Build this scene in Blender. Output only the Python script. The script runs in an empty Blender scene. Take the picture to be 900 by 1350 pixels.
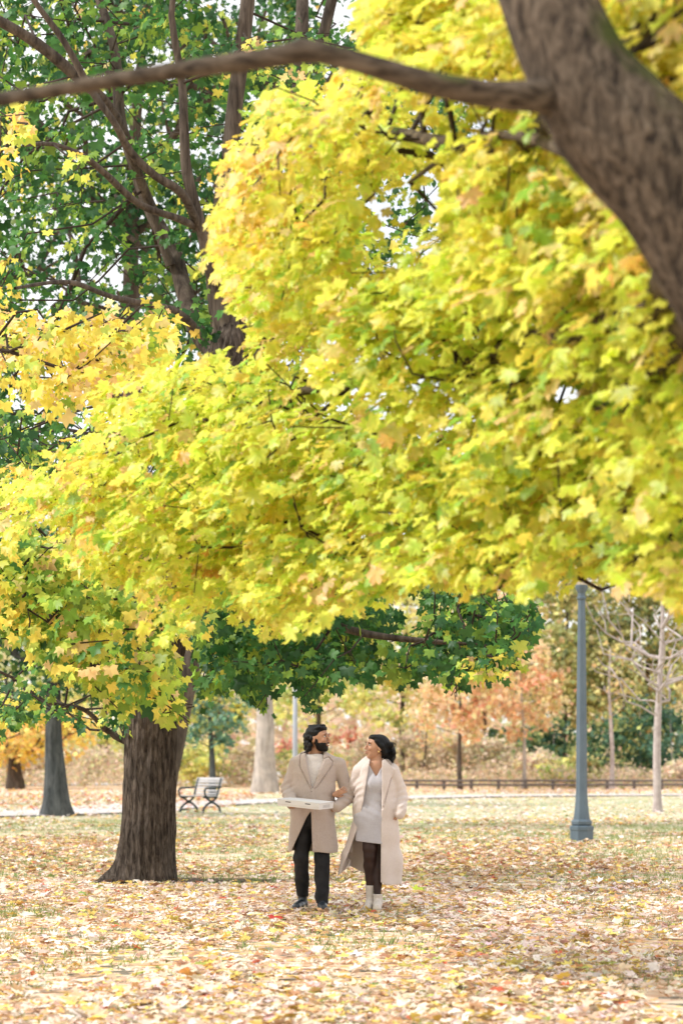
import bpy, math, random
import numpy as np
from mathutils import Vector, Matrix, Euler

SC = bpy.context.scene
COL = SC.collection
RNG = np.random.default_rng(11)
random.seed(11)
F = 3187.0; H0 = 1.41; CX = 450.0; CY = 1004.0
rad = math.radians

def gz(x, y):
    """ground height"""
    y = np.asarray(y, float); x = np.asarray(x, float)
    t = np.clip(y - 108, 0, None)
    r = 0.018 * t * t / (t + 12) + 0.0 * x
    return np.minimum(r, 4.0)

def P(px, py, D):
    return np.array([(px - CX) / F * D, D, H0 + (CY - py) / F * D])

# ------------------------------------------------------------------ materials
def mat_new(name):
    m = bpy.data.materials.new(name); m.use_nodes = True
    nt = m.node_tree; nt.nodes.clear()
    out = nt.nodes.new('ShaderNodeOutputMaterial')
    return m, nt, out

def nd(nt, typ, **kw):
    n = nt.nodes.new(typ)
    for k, v in kw.items():
        if k in n.inputs: n.inputs[k].default_value = v
        else: setattr(n, k, v)
    return n

def ramp(nt, stops, fac=None, interp='LINEAR'):
    r = nt.nodes.new('ShaderNodeValToRGB'); cr = r.color_ramp; cr.interpolation = interp
    while len(cr.elements) < len(stops): cr.elements.new(0.5)
    for e, (p, c) in zip(cr.elements, stops):
        e.position = p; e.color = (*c, 1) if len(c) == 3 else c
    if fac is not None: nt.links.new(fac, r.inputs[0])
    return r

def simple_mat(name, c1, c2=None, scale=20, rough=0.8, bump=0.0, detail=4, stretch=(1, 1, 1), spec=0.3, metal=0, bscale=None, sheen=0):
    m, nt, out = mat_new(name); L = nt.links.new
    b = nd(nt, 'ShaderNodeBsdfPrincipled'); b.inputs['Roughness'].default_value = rough
    b.inputs['Specular IOR Level'].default_value = spec; b.inputs['Metallic'].default_value = metal
    if sheen: b.inputs['Sheen Weight'].default_value = sheen
    tc = nd(nt, 'ShaderNodeTexCoord'); mp = nd(nt, 'ShaderNodeMapping'); mp.inputs['Scale'].default_value = stretch
    L(tc.outputs['Object'], mp.inputs[0])
    n = nd(nt, 'ShaderNodeTexNoise', Scale=scale, Detail=detail); L(mp.outputs[0], n.inputs['Vector'])
    r = ramp(nt, [(0.3, c1), (0.7, c2 or c1)], n.outputs[0]); L(r.outputs[0], b.inputs['Base Color'])
    if bump:
        n2 = nd(nt, 'ShaderNodeTexNoise', Scale=bscale or scale * 2, Detail=5); L(mp.outputs[0], n2.inputs['Vector'])
        bp = nd(nt, 'ShaderNodeBump', Strength=1.0, Distance=bump); L(n2.outputs[0], bp.inputs['Height']); L(bp.outputs[0], b.inputs['Normal'])
    L(b.outputs[0], out.inputs[0])
    return m

def leaf_mat(name, trans=0.45, gloss=0.05):
    m, nt, out = mat_new(name); L = nt.links.new
    a = nd(nt, 'ShaderNodeAttribute', attribute_name='col')
    df = nd(nt, 'ShaderNodeBsdfDiffuse'); tr = nd(nt, 'ShaderNodeBsdfTranslucent')
    L(a.outputs[0], df.inputs[0])
    hs = nd(nt, 'ShaderNodeHueSaturation', Saturation=1.0, Value=1.1); L(a.outputs[0], hs.inputs['Color']); L(hs.outputs[0], tr.inputs[0])
    mx = nd(nt, 'ShaderNodeMixShader', Fac=trans); L(df.outputs[0], mx.inputs[1]); L(tr.outputs[0], mx.inputs[2])
    gl = nd(nt, 'ShaderNodeBsdfGlossy', Roughness=0.45); gl.inputs[0].default_value = (1, 1, 1, 1)
    m2 = nd(nt, 'ShaderNodeMixShader', Fac=gloss); L(mx.outputs[0], m2.inputs[1]); L(gl.outputs[0], m2.inputs[2])
    L(m2.outputs[0], out.inputs[0])
    return m

def bark_mat(name, c1, c2, c3=None, scale=14, bump=0.03, stretch=(1, 1, 0.14), moss=None):
    m, nt, out = mat_new(name); L = nt.links.new
    b = nd(nt, 'ShaderNodeBsdfPrincipled'); b.inputs['Roughness'].default_value = 0.9; b.inputs['Specular IOR Level'].default_value = 0.2
    tc = nd(nt, 'ShaderNodeTexCoord'); mp = nd(nt, 'ShaderNodeMapping'); mp.inputs['Scale'].default_value = stretch
    L(tc.outputs['Object'], mp.inputs[0])
    n = nd(nt, 'ShaderNodeTexNoise', Scale=scale, Detail=8, Roughness=0.65, Distortion=0.6); L(mp.outputs[0], n.inputs['Vector'])
    r = ramp(nt, [(0.36, c1), (0.5, c2), (0.68, c3 or c2)], n.outputs[0])
    col = r.outputs[0]
    n3 = nd(nt, 'ShaderNodeTexNoise', Scale=2.2, Detail=3); L(tc.outputs['Object'], n3.inputs['Vector'])
    r3 = ramp(nt, [(0.3, (0.75, 0.75, 0.75)), (0.7, (1.2, 1.15, 1.1))], n3.outputs[0])
    mu = nd(nt, 'ShaderNodeMix', data_type='RGBA', blend_type='MULTIPLY'); mu.inputs[0].default_value = 1
    L(col, mu.inputs[6]); L(r3.outputs[0], mu.inputs[7]); col = mu.outputs[2]
    if moss:
        n4 = nd(nt, 'ShaderNodeTexNoise', Scale=3.0, Detail=5); L(tc.outputs['Object'], n4.inputs['Vector'])
        r4 = ramp(nt, [(0.56, (0, 0, 0)), (0.68, (1, 1, 1))], n4.outputs[0])
        ge = nd(nt, 'ShaderNodeNewGeometry'); sx = nd(nt, 'ShaderNodeSeparateXYZ'); L(ge.outputs['Normal'], sx.inputs[0])
        mr = nd(nt, 'ShaderNodeMapRange'); mr.inputs[1].default_value = 0.0; mr.inputs[2].default_value = 0.5; L(sx.outputs[2], mr.inputs[0])
        mm = nd(nt, 'ShaderNodeMath', operation='MULTIPLY'); L(r4.outputs[0], mm.inputs[0]); L(mr.outputs[0], mm.inputs[1])
        mc = nd(nt, 'ShaderNodeMix', data_type='RGBA'); L(mm.outputs[0], mc.inputs[0]); L(col, mc.inputs[6]); mc.inputs[7].default_value = (*moss, 1); col = mc.outputs[2]
    L(col, b.inputs['Base Color'])
    bp = nd(nt, 'ShaderNodeBump', Strength=1.0, Distance=bump); L(n.outputs[0], bp.inputs['Height']); L(bp.outputs[0], b.inputs['Normal'])
    L(b.outputs[0], out.inputs[0])
    return m

M_LEAF = leaf_mat('leaf_near', 0.58, 0.03)
M_LEAFG = leaf_mat('leaf_green', 0.35, 0.018)
M_LITTER = leaf_mat('leaf_litter', 0.12, 0.03)
M_BARK_BIG = bark_mat('bark_big', (0.02, 0.015, 0.012), (0.075, 0.06, 0.049), (0.17, 0.142, 0.12), 30, 0.03, stretch=(1, 1, .2))
M_BARK_FG = bark_mat('bark_foreground', (0.018, 0.013, 0.010), (0.085, 0.066, 0.048), (0.18, 0.145, 0.11), 34, 0.02, stretch=(1.0, 1.0, 0.35), moss=(0.05, 0.07, 0.012))
M_BARK_LIMB = bark_mat('bark_limb', (0.022, 0.016, 0.012), (0.08, 0.062, 0.044), (0.15, 0.12, 0.09), 30, 0.006, stretch=(0.3, 1.0, 1.0), moss=(0.05, 0.07, 0.012))
M_TWIG = simple_mat('twig_bark', (0.025, 0.016, 0.012), (0.055, 0.04, 0.03), 30, 0.85)
M_BARK_GREY = bark_mat('bark_grey', (0.04, 0.045, 0.046), (0.075, 0.083, 0.085), (0.12, 0.13, 0.13), 10, 0.02)
M_BARK_PALE = bark_mat('bark_pale', (0.3, 0.27, 0.24), (0.42, 0.38, 0.35), (0.5, 0.46, 0.43), 8, 0.02)
M_BARK_PINK = simple_mat('bark_pinkish', (0.34, 0.28, 0.27), (0.52, 0.45, 0.43), 6, 0.8)
M_BARK_MID = bark_mat('bark_mid', (0.035, 0.027, 0.022), (0.085, 0.068, 0.055), (0.15, 0.125, 0.10), 12, 0.015)

# ------------------------------------------------------------------ tagging
def tag(o, label, cat, group=None, kind=None):
    o['label'] = label
    if cat: o['category'] = cat
    if group: o['group'] = group
    if kind: o['kind'] = kind
    return o

def empty(name, loc, label, cat, group=None):
    o = bpy.data.objects.new(name, None); COL.objects.link(o); o.location = loc
    o.empty_display_size = 0.2
    return tag(o, label, cat, group)

def link_mesh(name, me, mat, parent=None, smooth=False):
    """mesh in world coordinates; parent is an unrotated Empty/object: shift into its frame"""
    o = bpy.data.objects.new(name, me); COL.objects.link(o)
    if mat is not None: me.materials.append(mat)
    if smooth: me.polygons.foreach_set('use_smooth', np.ones(len(me.polygons), bool))
    if parent is not None:
        o.parent = parent
    return o

def world_off(o):
    v = Vector((0, 0, 0))
    while o is not None:
        v = v + o.location; o = o.parent
    return np.array(v)

def np_mesh(name, V, faces_flat, nper, mat, parent=None, smooth=False, col=None, local=False):
    """V (N,3); faces_flat (M,nper) int"""
    V = np.asarray(V, np.float32)
    if parent is not None and not local: V = V - world_off(parent).astype(np.float32)
    me = bpy.data.meshes.new(name)
    faces = np.asarray(faces_flat, np.int32).reshape(-1, nper)
    me.vertices.add(len(V)); me.vertices.foreach_set('co', V.ravel())
    me.loops.add(faces.size); me.loops.foreach_set('vertex_index', faces.ravel())
    me.polygons.add(len(faces)); me.polygons.foreach_set('loop_start', np.arange(len(faces), dtype=np.int32) * nper)
    me.update(calc_edges=True)
    if col is not None:
        a = me.attributes.new('col', 'FLOAT_COLOR', 'POINT')
        c = np.ones((len(V), 4), np.float32); c[:, :3] = col
        a.data.foreach_set('color', c.ravel())
    return link_mesh(name, me, mat, parent, smooth)

def py_mesh(name, verts, faces, mat, parent=None, smooth=False, local=False):
    V = np.asarray(verts, float)
    if parent is not None and not local: V = V - world_off(parent)
    me = bpy.data.meshes.new(name); me.from_pydata([tuple(v) for v in V], [], faces); me.validate(); me.update()
    return link_mesh(name, me, mat, parent, smooth)

class MB:
    def __init__(s): s.v = []; s.f = []
    def add(s, V, Fs):
        o = len(s.v); s.v += [tuple(v) for v in V]; s.f += [tuple(i + o for i in f) for f in Fs]
    def box(s, c, size, R=None, bev=0.0):
        hx, hy, hz = [q / 2 for q in size]
        if bev <= 0:
            V = [Vector((x, y, z)) for z in (-hz, hz) for y in (-hy, hy) for x in (-hx, hx)]
            Fs = [(0, 2, 3, 1), (4, 5, 7, 6), (0, 1, 5, 4), (2, 6, 7, 3), (0, 4, 6, 2), (1, 3, 7, 5)]
        else:
            b = min(bev, hx * .9, hy * .9, hz * .9); V = []
            def ring(z, ins):
                a, c2 = hx - ins, hy - ins
                return [Vector(p) for p in ((-a + b, -c2, z), (a - b, -c2, z), (a, -c2 + b, z), (a, c2 - b, z), (a - b, c2, z), (-a + b, c2, z), (-a, c2 - b, z), (-a, -c2 + b, z))]
            V = ring(-hz, b) + ring(-hz + b, 0) + ring(hz - b, 0) + ring(hz, b)
            Fs = [tuple(range(7, -1, -1)), tuple(range(24, 32))]
            for k in range(3):
                for i in range(8):
                    j = (i + 1) % 8; Fs.append((k * 8 + i, k * 8 + j, k * 8 + 8 + j, k * 8 + 8 + i))
        if R is not None: V = [R @ v for v in V]
        s.add([v + Vector(c) for v in V], Fs)
    def tube(s, pts, rs, n=8, caps=True, flat=None):
        V, Fs = tube_geo(pts, rs, n, caps); s.add(V, Fs)
    def lathe(s, c, prof, n=16, rot=0):
        V = []; Fs = []
        for r, z in prof:
            for i in range(n):
                a = rot + 2 * math.pi * i / n; V.append((c[0] + r * math.cos(a), c[1] + r * math.sin(a), c[2] + z))
        for k in range(len(prof) - 1):
            for i in range(n):
                j = (i + 1) % n; Fs.append((k * n + i, k * n + j, (k + 1) * n + j, (k + 1) * n + i))
        Fs.append(tuple(range(n - 1, -1, -1))); Fs.append(tuple(range((len(prof) - 1) * n, len(prof) * n)))
        s.add(V, Fs)
    def build(s, name, mat, parent=None, smooth=False, local=False):
        return py_mesh(name, s.v, s.f, mat, parent, smooth, local)

def tube_geo(pts, rs, n=8, caps=True):
    pts = [np.asarray(p, float) for p in pts]; V = []; Fs = []
    up = np.array([0.3, 0.2, 0.93]); m = len(pts)
    T0 = None
    for k in range(m):
        t = pts[min(k + 1, m - 1)] - pts[max(k - 1, 0)]; t = t / (np.linalg.norm(t) + 1e-9)
        if T0 is None:
            a = np.cross(t, up if abs(t @ up) < .95 else np.array([1., 0, 0])); a /= np.linalg.norm(a)
        else:
            a = a - t * (a @ t); a /= np.linalg.norm(a) + 1e-9
        T0 = t; b = np.cross(t, a)
        for i in range(n):
            an = 2 * math.pi * i / n
            V.append(pts[k] + rs[k] * (math.cos(an) * a + math.sin(an) * b))
    for k in range(m - 1):
        for i in range(n):
            j = (i + 1) % n; Fs.append((k * n + i, k * n + j, (k + 1) * n + j, (k + 1) * n + i))
    if caps: Fs.append(tuple(range(n - 1, -1, -1))); Fs.append(tuple(range((m - 1) * n, m * n)))
    return V, Fs

def spline(pts, rs, step):
    """catmull-rom resample"""
    pts = np.array(pts, float); rs = np.array(rs, float); out = []; ro = []
    n = len(pts)
    for i in range(n - 1):
        p0 = pts[max(i - 1, 0)]; p1 = pts[i]; p2 = pts[i + 1]; p3 = pts[min(i + 2, n - 1)]
        k = max(1, int(np.linalg.norm(p2 - p1) / step))
        for j in range(k):
            t = j / k
            out.append(0.5 * ((2 * p1) + (-p0 + p2) * t + (2 * p0 - 5 * p1 + 4 * p2 - p3) * t * t + (-p0 + 3 * p1 - 3 * p2 + p3) * t ** 3))
            ro.append(rs[i] * (1 - t) + rs[i + 1] * t)
    out.append(pts[-1]); ro.append(rs[-1])
    return np.array(out), np.array(ro)

def snoise(V, freq, seed=0, octs=3):
    """cheap smooth pseudo-noise from rotated sines, about -1..1"""
    r = np.random.default_rng(seed); s = 0; amp = 1; tot = 0
    V = np.asarray(V)
    for o in range(octs):
        for k in range(3):
            d = r.normal(size=3); d /= np.linalg.norm(d); d2 = r.normal(size=3); d2 /= np.linalg.norm(d2)
            s = s + amp * np.sin(V @ d * freq + r.uniform(0, 6.28) + 1.3 * np.sin(V @ d2 * freq * 0.7 + r.uniform(0, 6.28)))
        tot += amp * 1.8; amp *= 0.5; freq *= 2.07
    return s / tot

# ------------------------------------------------------------------ trunk with bark relief
def trunk_mesh(name, pts, rs, mat, parent, n=48, step=0.08, ridge=0.0, nr=14, flare=None, seed=0, lump=0.0):
    C, R = spline(pts, rs, step); m = len(C)
    T = np.gradient(C, axis=0); T /= np.linalg.norm(T, axis=1)[:, None]
    A = np.zeros((m, 3)); a = np.cross(T[0], [0, 1, 0.01]); a /= np.linalg.norm(a)
    for k in range(m):
        a = a - T[k] * (a @ T[k]); a /= np.linalg.norm(a); A[k] = a
    B = np.cross(T, A)
    th = np.linspace(0, 2 * np.pi, n, endpoint=False)
    ct, st = np.cos(th), np.sin(th)
    dirs = A[:, None, :] * ct[None, :, None] + B[:, None, :] * st[None, :, None]
    s = np.concatenate([[0], np.cumsum(np.linalg.norm(np.diff(C, axis=0), axis=1))])
    rr = np.repeat(R[:, None], n, 1)
    if flare is not None: rr = rr * (1 + flare(s[:, None], dirs))
    V = C[:, None, :] + dirs * rr[..., None]
    if lump: rr = rr * (1 + lump * snoise(V, 5.0, seed + 5, 2))
    if ridge:
        q = V * np.array([1, 1, .16])
        w = snoise(q, nr, seed, 3)
        cr = 1 - np.abs(w) * 2.2
        fl = np.sin(th[None, :] * int(n / 7) + 2.4 * snoise(V * np.array([.6, .6, .45]), 6, seed + 9, 2) )
        rr = rr + ridge * (0.6 * cr + 0.55 * fl)
    V = (C[:, None, :] + dirs * rr[..., None]).reshape(-1, 3)
    i = np.arange(m - 1)[:, None]; j = np.arange(n)[None, :]; j2 = (j + 1) % n
    Fq = np.stack([i * n + j, i * n + j2, (i + 1) * n + j2, (i + 1) * n + j], -1).reshape(-1, 4)
    return np_mesh(name, V, Fq, 4, mat, parent, smooth=True)

# ------------------------------------------------------------------ leaves
def leaf_template(kind):
    if kind == 'maple':
        half = [(0, 1.0), (9, .80), (17, .86), (27, .58), (38, .82), (49, 1.0), (58, .82), (68, .84), (80, .56), (96, .70), (109, .80), (124, .56), (152, .42)]
        pts = [(a, r) for a, r in half] + [(180, .16)] + [(-a, r) for a, r in half[::-1] if a != 0]
    elif kind == 'maple_low':
        half = [(0, 1.0), (25, .60), (48, 1.0), (76, .58), (108, .82), (145, .48)]
        pts = half + [(180, .15)] + [(-a, r) for a, r in half[::-1] if a != 0]
    else:
        half = [(0, 1.0), (28, .6), (52, .9), (90, .5), (130, .6)]
        pts = half + [(180, .3)] + [(-a, r) for a, r in half[::-1] if a != 0]
    V = [(0, 0, 0)] + [(r * math.sin(rad(a)), r * math.cos(rad(a)), 0) for a, r in pts]
    V = np.array(V); n = len(V) - 1
    T = [(0, 1 + i, 1 + (i + 1) % n) for i in range(n)]
    # fold + droop
    r2 = V[:, 0] ** 2 + V[:, 1] ** 2
    V[:, 2] = -0.22 * r2 + 0.10 * np.abs(V[:, 0])
    V[:, 1] += 0.3; V[:, 1] *= .95
    if kind == 'maple':   # petiole
        k = len(V); V = np.vstack([V, [(-.018, .12, 0), (.018, .12, 0), (0, -.75, .06)]]); T.append((k, k + 1, k + 2))
    return V * 0.52, np.array(T)   # unit: leaf about 1 wide
TPL = {k: leaf_template(k) for k in ('maple', 'maple_low', 'simple')}

def build_leaves(name, pos, tip, nrm, size, col, kind, mat, parent=None, edgecol=None):
    V0, T0 = TPL[kind]; n = len(pos); k = len(V0); spot = RNG.uniform(0, 1, (n, 1)) < .35
    y = tip / (np.linalg.norm(tip, axis=1)[:, None] + 1e-9)
    z = nrm - y * np.sum(nrm * y, 1)[:, None]; z /= np.linalg.norm(z, axis=1)[:, None] + 1e-9
    x = np.cross(y, z)
    V0b = np.repeat(V0[None], n, 0).copy()
    V0b[:, :, 2] *= RNG.uniform(-0.3, 2.4, (n, 1))
    V0b[:, :, 0] *= RNG.uniform(0.75, 1.1, (n, 1))
    lob = RNG.uniform(.82, 1.15, (n, 2)); V0b[:, 1:k // 2] *= lob[:, 0:1, None]; V0b[:, k // 2:] *= lob[:, 1:2, None]
    V0b[:, 1:, 2] += RNG.normal(0, .045, (n, k - 1))
    V0b *= size[:, None, None]
    V = pos[:, None, :] + V0b[:, :, 0:1] * x[:, None] + V0b[:, :, 1:2] * y[:, None] + V0b[:, :, 2:3] * z[:, None]
    Tt = (T0[None] + (np.arange(n) * k)[:, None, None]).reshape(-1, 3)
    C = np.repeat(col[:, None, :], k, 1)
    tipc = 1 + RNG.normal(0, .10, (n, k - 1)) - .12 * spot * RNG.uniform(0, 1, (n, k - 1)); C[:, 1:] *= tipc[..., None]   # mottled lobes
    if edgecol is not None: C[:, 0, :] = edgecol   # vein/centre colour
    return np_mesh(name, V.reshape(-1, 3), Tt, 3, mat, parent, col=C.reshape(-1, 3))

def palette(n, cols, w, jit=0.12):
    cols = np.array(cols, float); w = np.array(w, float); w = w / w.sum()
    i = RNG.choice(len(cols), n, p=w)
    c = cols[i] * (1 + RNG.normal(0, jit, (n, 1))) * (1 + RNG.normal(0, jit * .35, (n, 3)))
    return np.clip(c, 0.005, 0.92)

def in_poly(px, py, poly):
    inside = np.zeros(len(px), bool); n = len(poly)
    for i in range(n):
        x1, y1 = poly[i]; x2, y2 = poly[(i + 1) % n]
        c = ((y1 > py) != (y2 > py)) & (px < (x2 - x1) * (py - y1) / (y2 - y1 + 1e-9) + x1)
        inside ^= c
    return inside

def sample_poly(poly, n):
    a = np.array(poly); lo = a.min(0); hi = a.max(0); X = []; Y = []; tot = 0
    while tot < n:
        q = RNG.uniform(lo, hi, (n * 2, 2)); k = in_poly(q[:, 0], q[:, 1], poly); X.append(q[k, 0]); Y.append(q[k, 1]); tot += k.sum()
    return np.concatenate(X)[:n], np.concatenate(Y)[:n]

# ------------------------------------------------------------------ branch skeleton
def grow(bases, attr, seg=0.35, r_tip=0.004, expo=0.42, pathw=0.25, rise=0.0, bend=0.35, wob=0.05, rmax=0.08):
    """bases: list of (pts,rs). attr (M,3). returns chains (pts, radii), tip dirs"""
    N = []; par = []; isb = []; pd = []
    for pts, rs in bases:
        for k, p in enumerate(pts):
            N.append(p); par.append(-1); isb.append(True); pd.append(0)
    nb = len(N); cap = nb + len(attr) * 40
    A = np.zeros((cap, 3)); A[:nb] = N; PD = np.zeros(cap); cnt = nb
    d0 = np.min(np.linalg.norm(attr[:, None, :] - A[None, :nb], axis=2), 1) if nb else 0
    order = np.argsort(d0); tips = {}
    for ai in order:
        a = attr[ai]; dv = a - A[:cnt]; d = np.linalg.norm(dv, axis=1)
        cost = d + pathw * PD[:cnt]
        if rise: cost = cost + rise * np.clip(A[:cnt, 2] - a[2] + 0.35 * np.hypot(dv[:, 0], dv[:, 1]), 0, None)
        j = int(np.argmin(cost)); dist = d[j]
        p0 = A[j].copy()
        pdir = (p0 - A[par[j]]) if par[j] >= 0 else (a - p0); pdir = pdir / (np.linalg.norm(pdir) + 1e-9)
        ctrl = p0 + pdir * dist * bend + (a - p0) * 0.15
        k = max(1, min(30, int(dist / seg))); prev = j
        for s in range(1, k + 1):
            t = s / k; p = (1 - t) ** 2 * p0 + 2 * t * (1 - t) * ctrl + t * t * a
            if s < k: p = p + RNG.normal(0, wob * seg, 3)
            if cnt >= cap: break
            A[cnt] = p; par.append(prev); PD[cnt] = PD[prev] + np.linalg.norm(A[cnt] - A[prev]); prev = cnt; cnt += 1
        tips[ai] = prev
    par = np.array(par); w = np.zeros(cnt)
    for t in tips.values(): w[t] += 1
    for i in range(cnt - 1, nb - 1, -1):
        if par[i] >= 0: w[par[i]] += w[i]
    R = np.minimum(r_tip * np.maximum(w, 1) ** expo, rmax)
    vis = np.zeros(cnt, bool); chains = []
    for t in sorted(tips.values(), key=lambda t: -PD[t]):
        ch = []; i = t
        while i >= 0:
            ch.append(i)
            if vis[i] or i < nb: break
            vis[i] = True; i = par[i]
        if len(ch) > 1:
            r = [R[c] for c in ch]
            r[-1] = min(R[ch[-1]], r[-2] * 1.1) if ch[-1] >= nb else r[-2] * 1.3
            chains.append((A[ch], r))
    dirs = np.zeros((len(attr), 3))
    for ai, t in tips.items():
        q = par[t]; v = A[t] - A[q] if q >= 0 else np.array([0, 0, 1.]); dirs[ai] = v / (np.linalg.norm(v) + 1e-9)
    return chains, dirs

def chains_mesh(name, chains, mat, parent, nside=5, min_r=0.0):
    mb = MB()
    Vs = []; Fs = []; off = 0
    for pts, rs in chains:
        if max(rs) < min_r: continue
        n = nside if max(rs) < 0.03 else nside + 3
        V, Fc = tube_geo(pts, rs, n, caps=False)
        Vs.append(np.array(V)); Fs.append(np.array(Fc) + off); off += len(V)
    return np_mesh(name, np.vstack(Vs), np.vstack(Fs), 4, mat, parent, smooth=True)

def spray_leaves(sp, dirs, length, nleaf, size, bias, up=0.7, pet=0.5, droop=0.45, spread=0.2, nbias=None, plate=0.0, pdir=(-.5, -.12, 1)):
    """sp (S,3) spray bases, returns pos, tip, nrm, size, spray index"""
    S = len(sp); idx = np.repeat(np.arange(S), nleaf); n = len(idx)
    ax = dirs + np.array(bias)[None]; ax /= np.linalg.norm(ax, axis=1)[:, None]
    L = (length * RNG.uniform(.6, 1.25, S))
    t = RNG.uniform(-0.35, 1.0, n)
    upv = np.array([0, 0, 1.0])
    lat = np.cross(ax, upv); lat /= np.linalg.norm(lat, axis=1)[:, None] + 1e-9
    roll = RNG.normal(0, .35, S)
    lat = lat * np.cos(roll)[:, None] + np.cross(ax, lat) * np.sin(roll)[:, None]
    side = RNG.choice([-1, 1], n) * RNG.uniform(.15, 1, n) * (1.05 - 0.55 * np.clip(t, 0, 1))
    pos = sp[idx] + ax[idx] * (L[idx] * t)[:, None] + lat[idx] * (side * L[idx] * spread * 2)[:, None] + RNG.normal(0, size * .45, (n, 3)) * np.array([1, 1, .7])
    pos[:, 2] -= droop * .25 * L[idx] * (np.abs(side) + t * t)
    tip = ax[idx] * .7 + lat[idx] * side[:, None] * 1.0 + RNG.normal(0, .35, (n, 3)); tip[:, 2] -= droop * RNG.uniform(.4, 2.2, n)
    nb = np.array([0, 0, 0.]) if nbias is None else np.array(nbias)
    nrm = upv[None] * up + nb[None] + RNG.normal(0, .42, (n, 3))
    if plate:
        pm = RNG.uniform(0, 1, n) < plate
        nrm[pm] = (np.array(pdir)[None] + RNG.normal(0, .30, (n, 3)))[pm]
        tip[pm, 2] = RNG.normal(-.25, .2, n)[pm]
    sz = size * np.clip(RNG.normal(1, .27, n), .42, 1.7)
    return pos, tip, nrm, sz, idx, L

def inside_view(pos, polys, wob=14, seed=5):
    """keep leaves whose direction lies within the crown outline, with a ragged edge"""
    px = CX + pos[:, 0] / pos[:, 1] * F; py = CY - (pos[:, 2] - H0) / pos[:, 1] * F
    dx = wob * snoise(np.stack([px / 22, py / 22, pos[:, 1]], 1), 1.0, seed, 2); dy = wob * snoise(np.stack([px / 22, py / 22, pos[:, 1]], 1), 1.0, seed + 1, 2)
    Q2 = np.stack([px / 75, py / 75, pos[:, 1] * .3], 1)
    dx = dx + wob * 1.3 * snoise(Q2, 1.0, seed + 2, 2) + RNG.normal(0, wob * .45, len(px)); dy = dy + wob * 1.3 * snoise(Q2, 1.0, seed + 3, 2) + RNG.normal(0, wob * .45, len(px))
    k = np.zeros(len(px), bool)
    for q in polys: k |= in_poly(px + dx, py + dy, q)
    return k
# ================================================================== CAMERA, WORLD, SUN
cam = bpy.data.cameras.new('camera'); co = bpy.data.objects.new('camera', cam); COL.objects.link(co)
co.location = (0, 0, H0); co.rotation_euler = (rad(90), 0, 0)
cam.sensor_fit = 'VERTICAL'; cam.sensor_height = 36; cam.sensor_width = 24; cam.lens = F / 1350 * 36
cam.shift_y = (CY - 675) / 1350; cam.clip_end = 3000; cam.clip_start = 0.1
cam.dof.use_dof = True; cam.dof.focus_distance = 22.6; cam.dof.aperture_fstop = 2.6
SC.camera = co
W = bpy.data.worlds.new('World'); SC.world = W; W.use_nodes = True
wn = W.node_tree; bg = wn.nodes['Background']
sky = wn.nodes.new('ShaderNodeTexSky'); sky.sky_type = 'NISHITA'; sky.sun_disc = False
SUN_EL, SUN_ROT = rad(44), rad(-102)     # rotation clockwise from +Y seen from above: sun up to the left
sky.sun_elevation = SUN_EL; sky.sun_rotation = SUN_ROT; sky.air_density = 1.0; sky.dust_density = 1.5; sky.ozone_density = 1.0
tcw = wn.nodes.new('ShaderNodeTexCoord'); cn = wn.nodes.new('ShaderNodeTexNoise'); cn.inputs['Scale'].default_value = 2.2; cn.inputs['Detail'].default_value = 6
wn.links.new(tcw.outputs['Generated'], cn.inputs['Vector'])
cr_ = ramp(wn, [(.34, (.55,) * 3), (.55, (.95,) * 3)], cn.outputs[0])
cmx = wn.nodes.new('ShaderNodeMix'); cmx.data_type = 'RGBA'; wn.links.new(cr_.outputs[0], cmx.inputs[0]); wn.links.new(sky.outputs[0], cmx.inputs[6]); cmx.inputs[7].default_value = (9.3, 9.2, 9.1, 1)   # thin bright cloud
wn.links.new(cmx.outputs[2], bg.inputs[0]); bg.inputs[1].default_value = 0.12
sl = bpy.data.lights.new('sun', 'SUN'); sl.energy = 2.9; sl.angle = rad(6); sl.color = (1, .965, .92)
so = bpy.data.objects.new('sun', sl); COL.objects.link(so); so.location = (-20, 5, 40)
sd = Vector((math.sin(SUN_ROT) * math.cos(SUN_EL), math.cos(SUN_ROT) * math.cos(SUN_EL), math.sin(SUN_EL)))
so.rotation_euler = sd.to_track_quat('Z', 'Y').to_euler()
SC.view_settings.view_transform = 'Standard'; SC.view_settings.look = 'None'
SC.view_settings.exposure = 0.47; SC.view_settings.gamma = 1
SC.render.engine = 'CYCLES'
SC.cycles.max_bounces = 7; SC.cycles.diffuse_bounces = 4; SC.cycles.transmission_bounces = 5; SC.cycles.glossy_bounces = 2
SC.cycles.use_denoising = True; SC.cycles.caustics_reflective = False; SC.cycles.caustics_refractive = False

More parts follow.
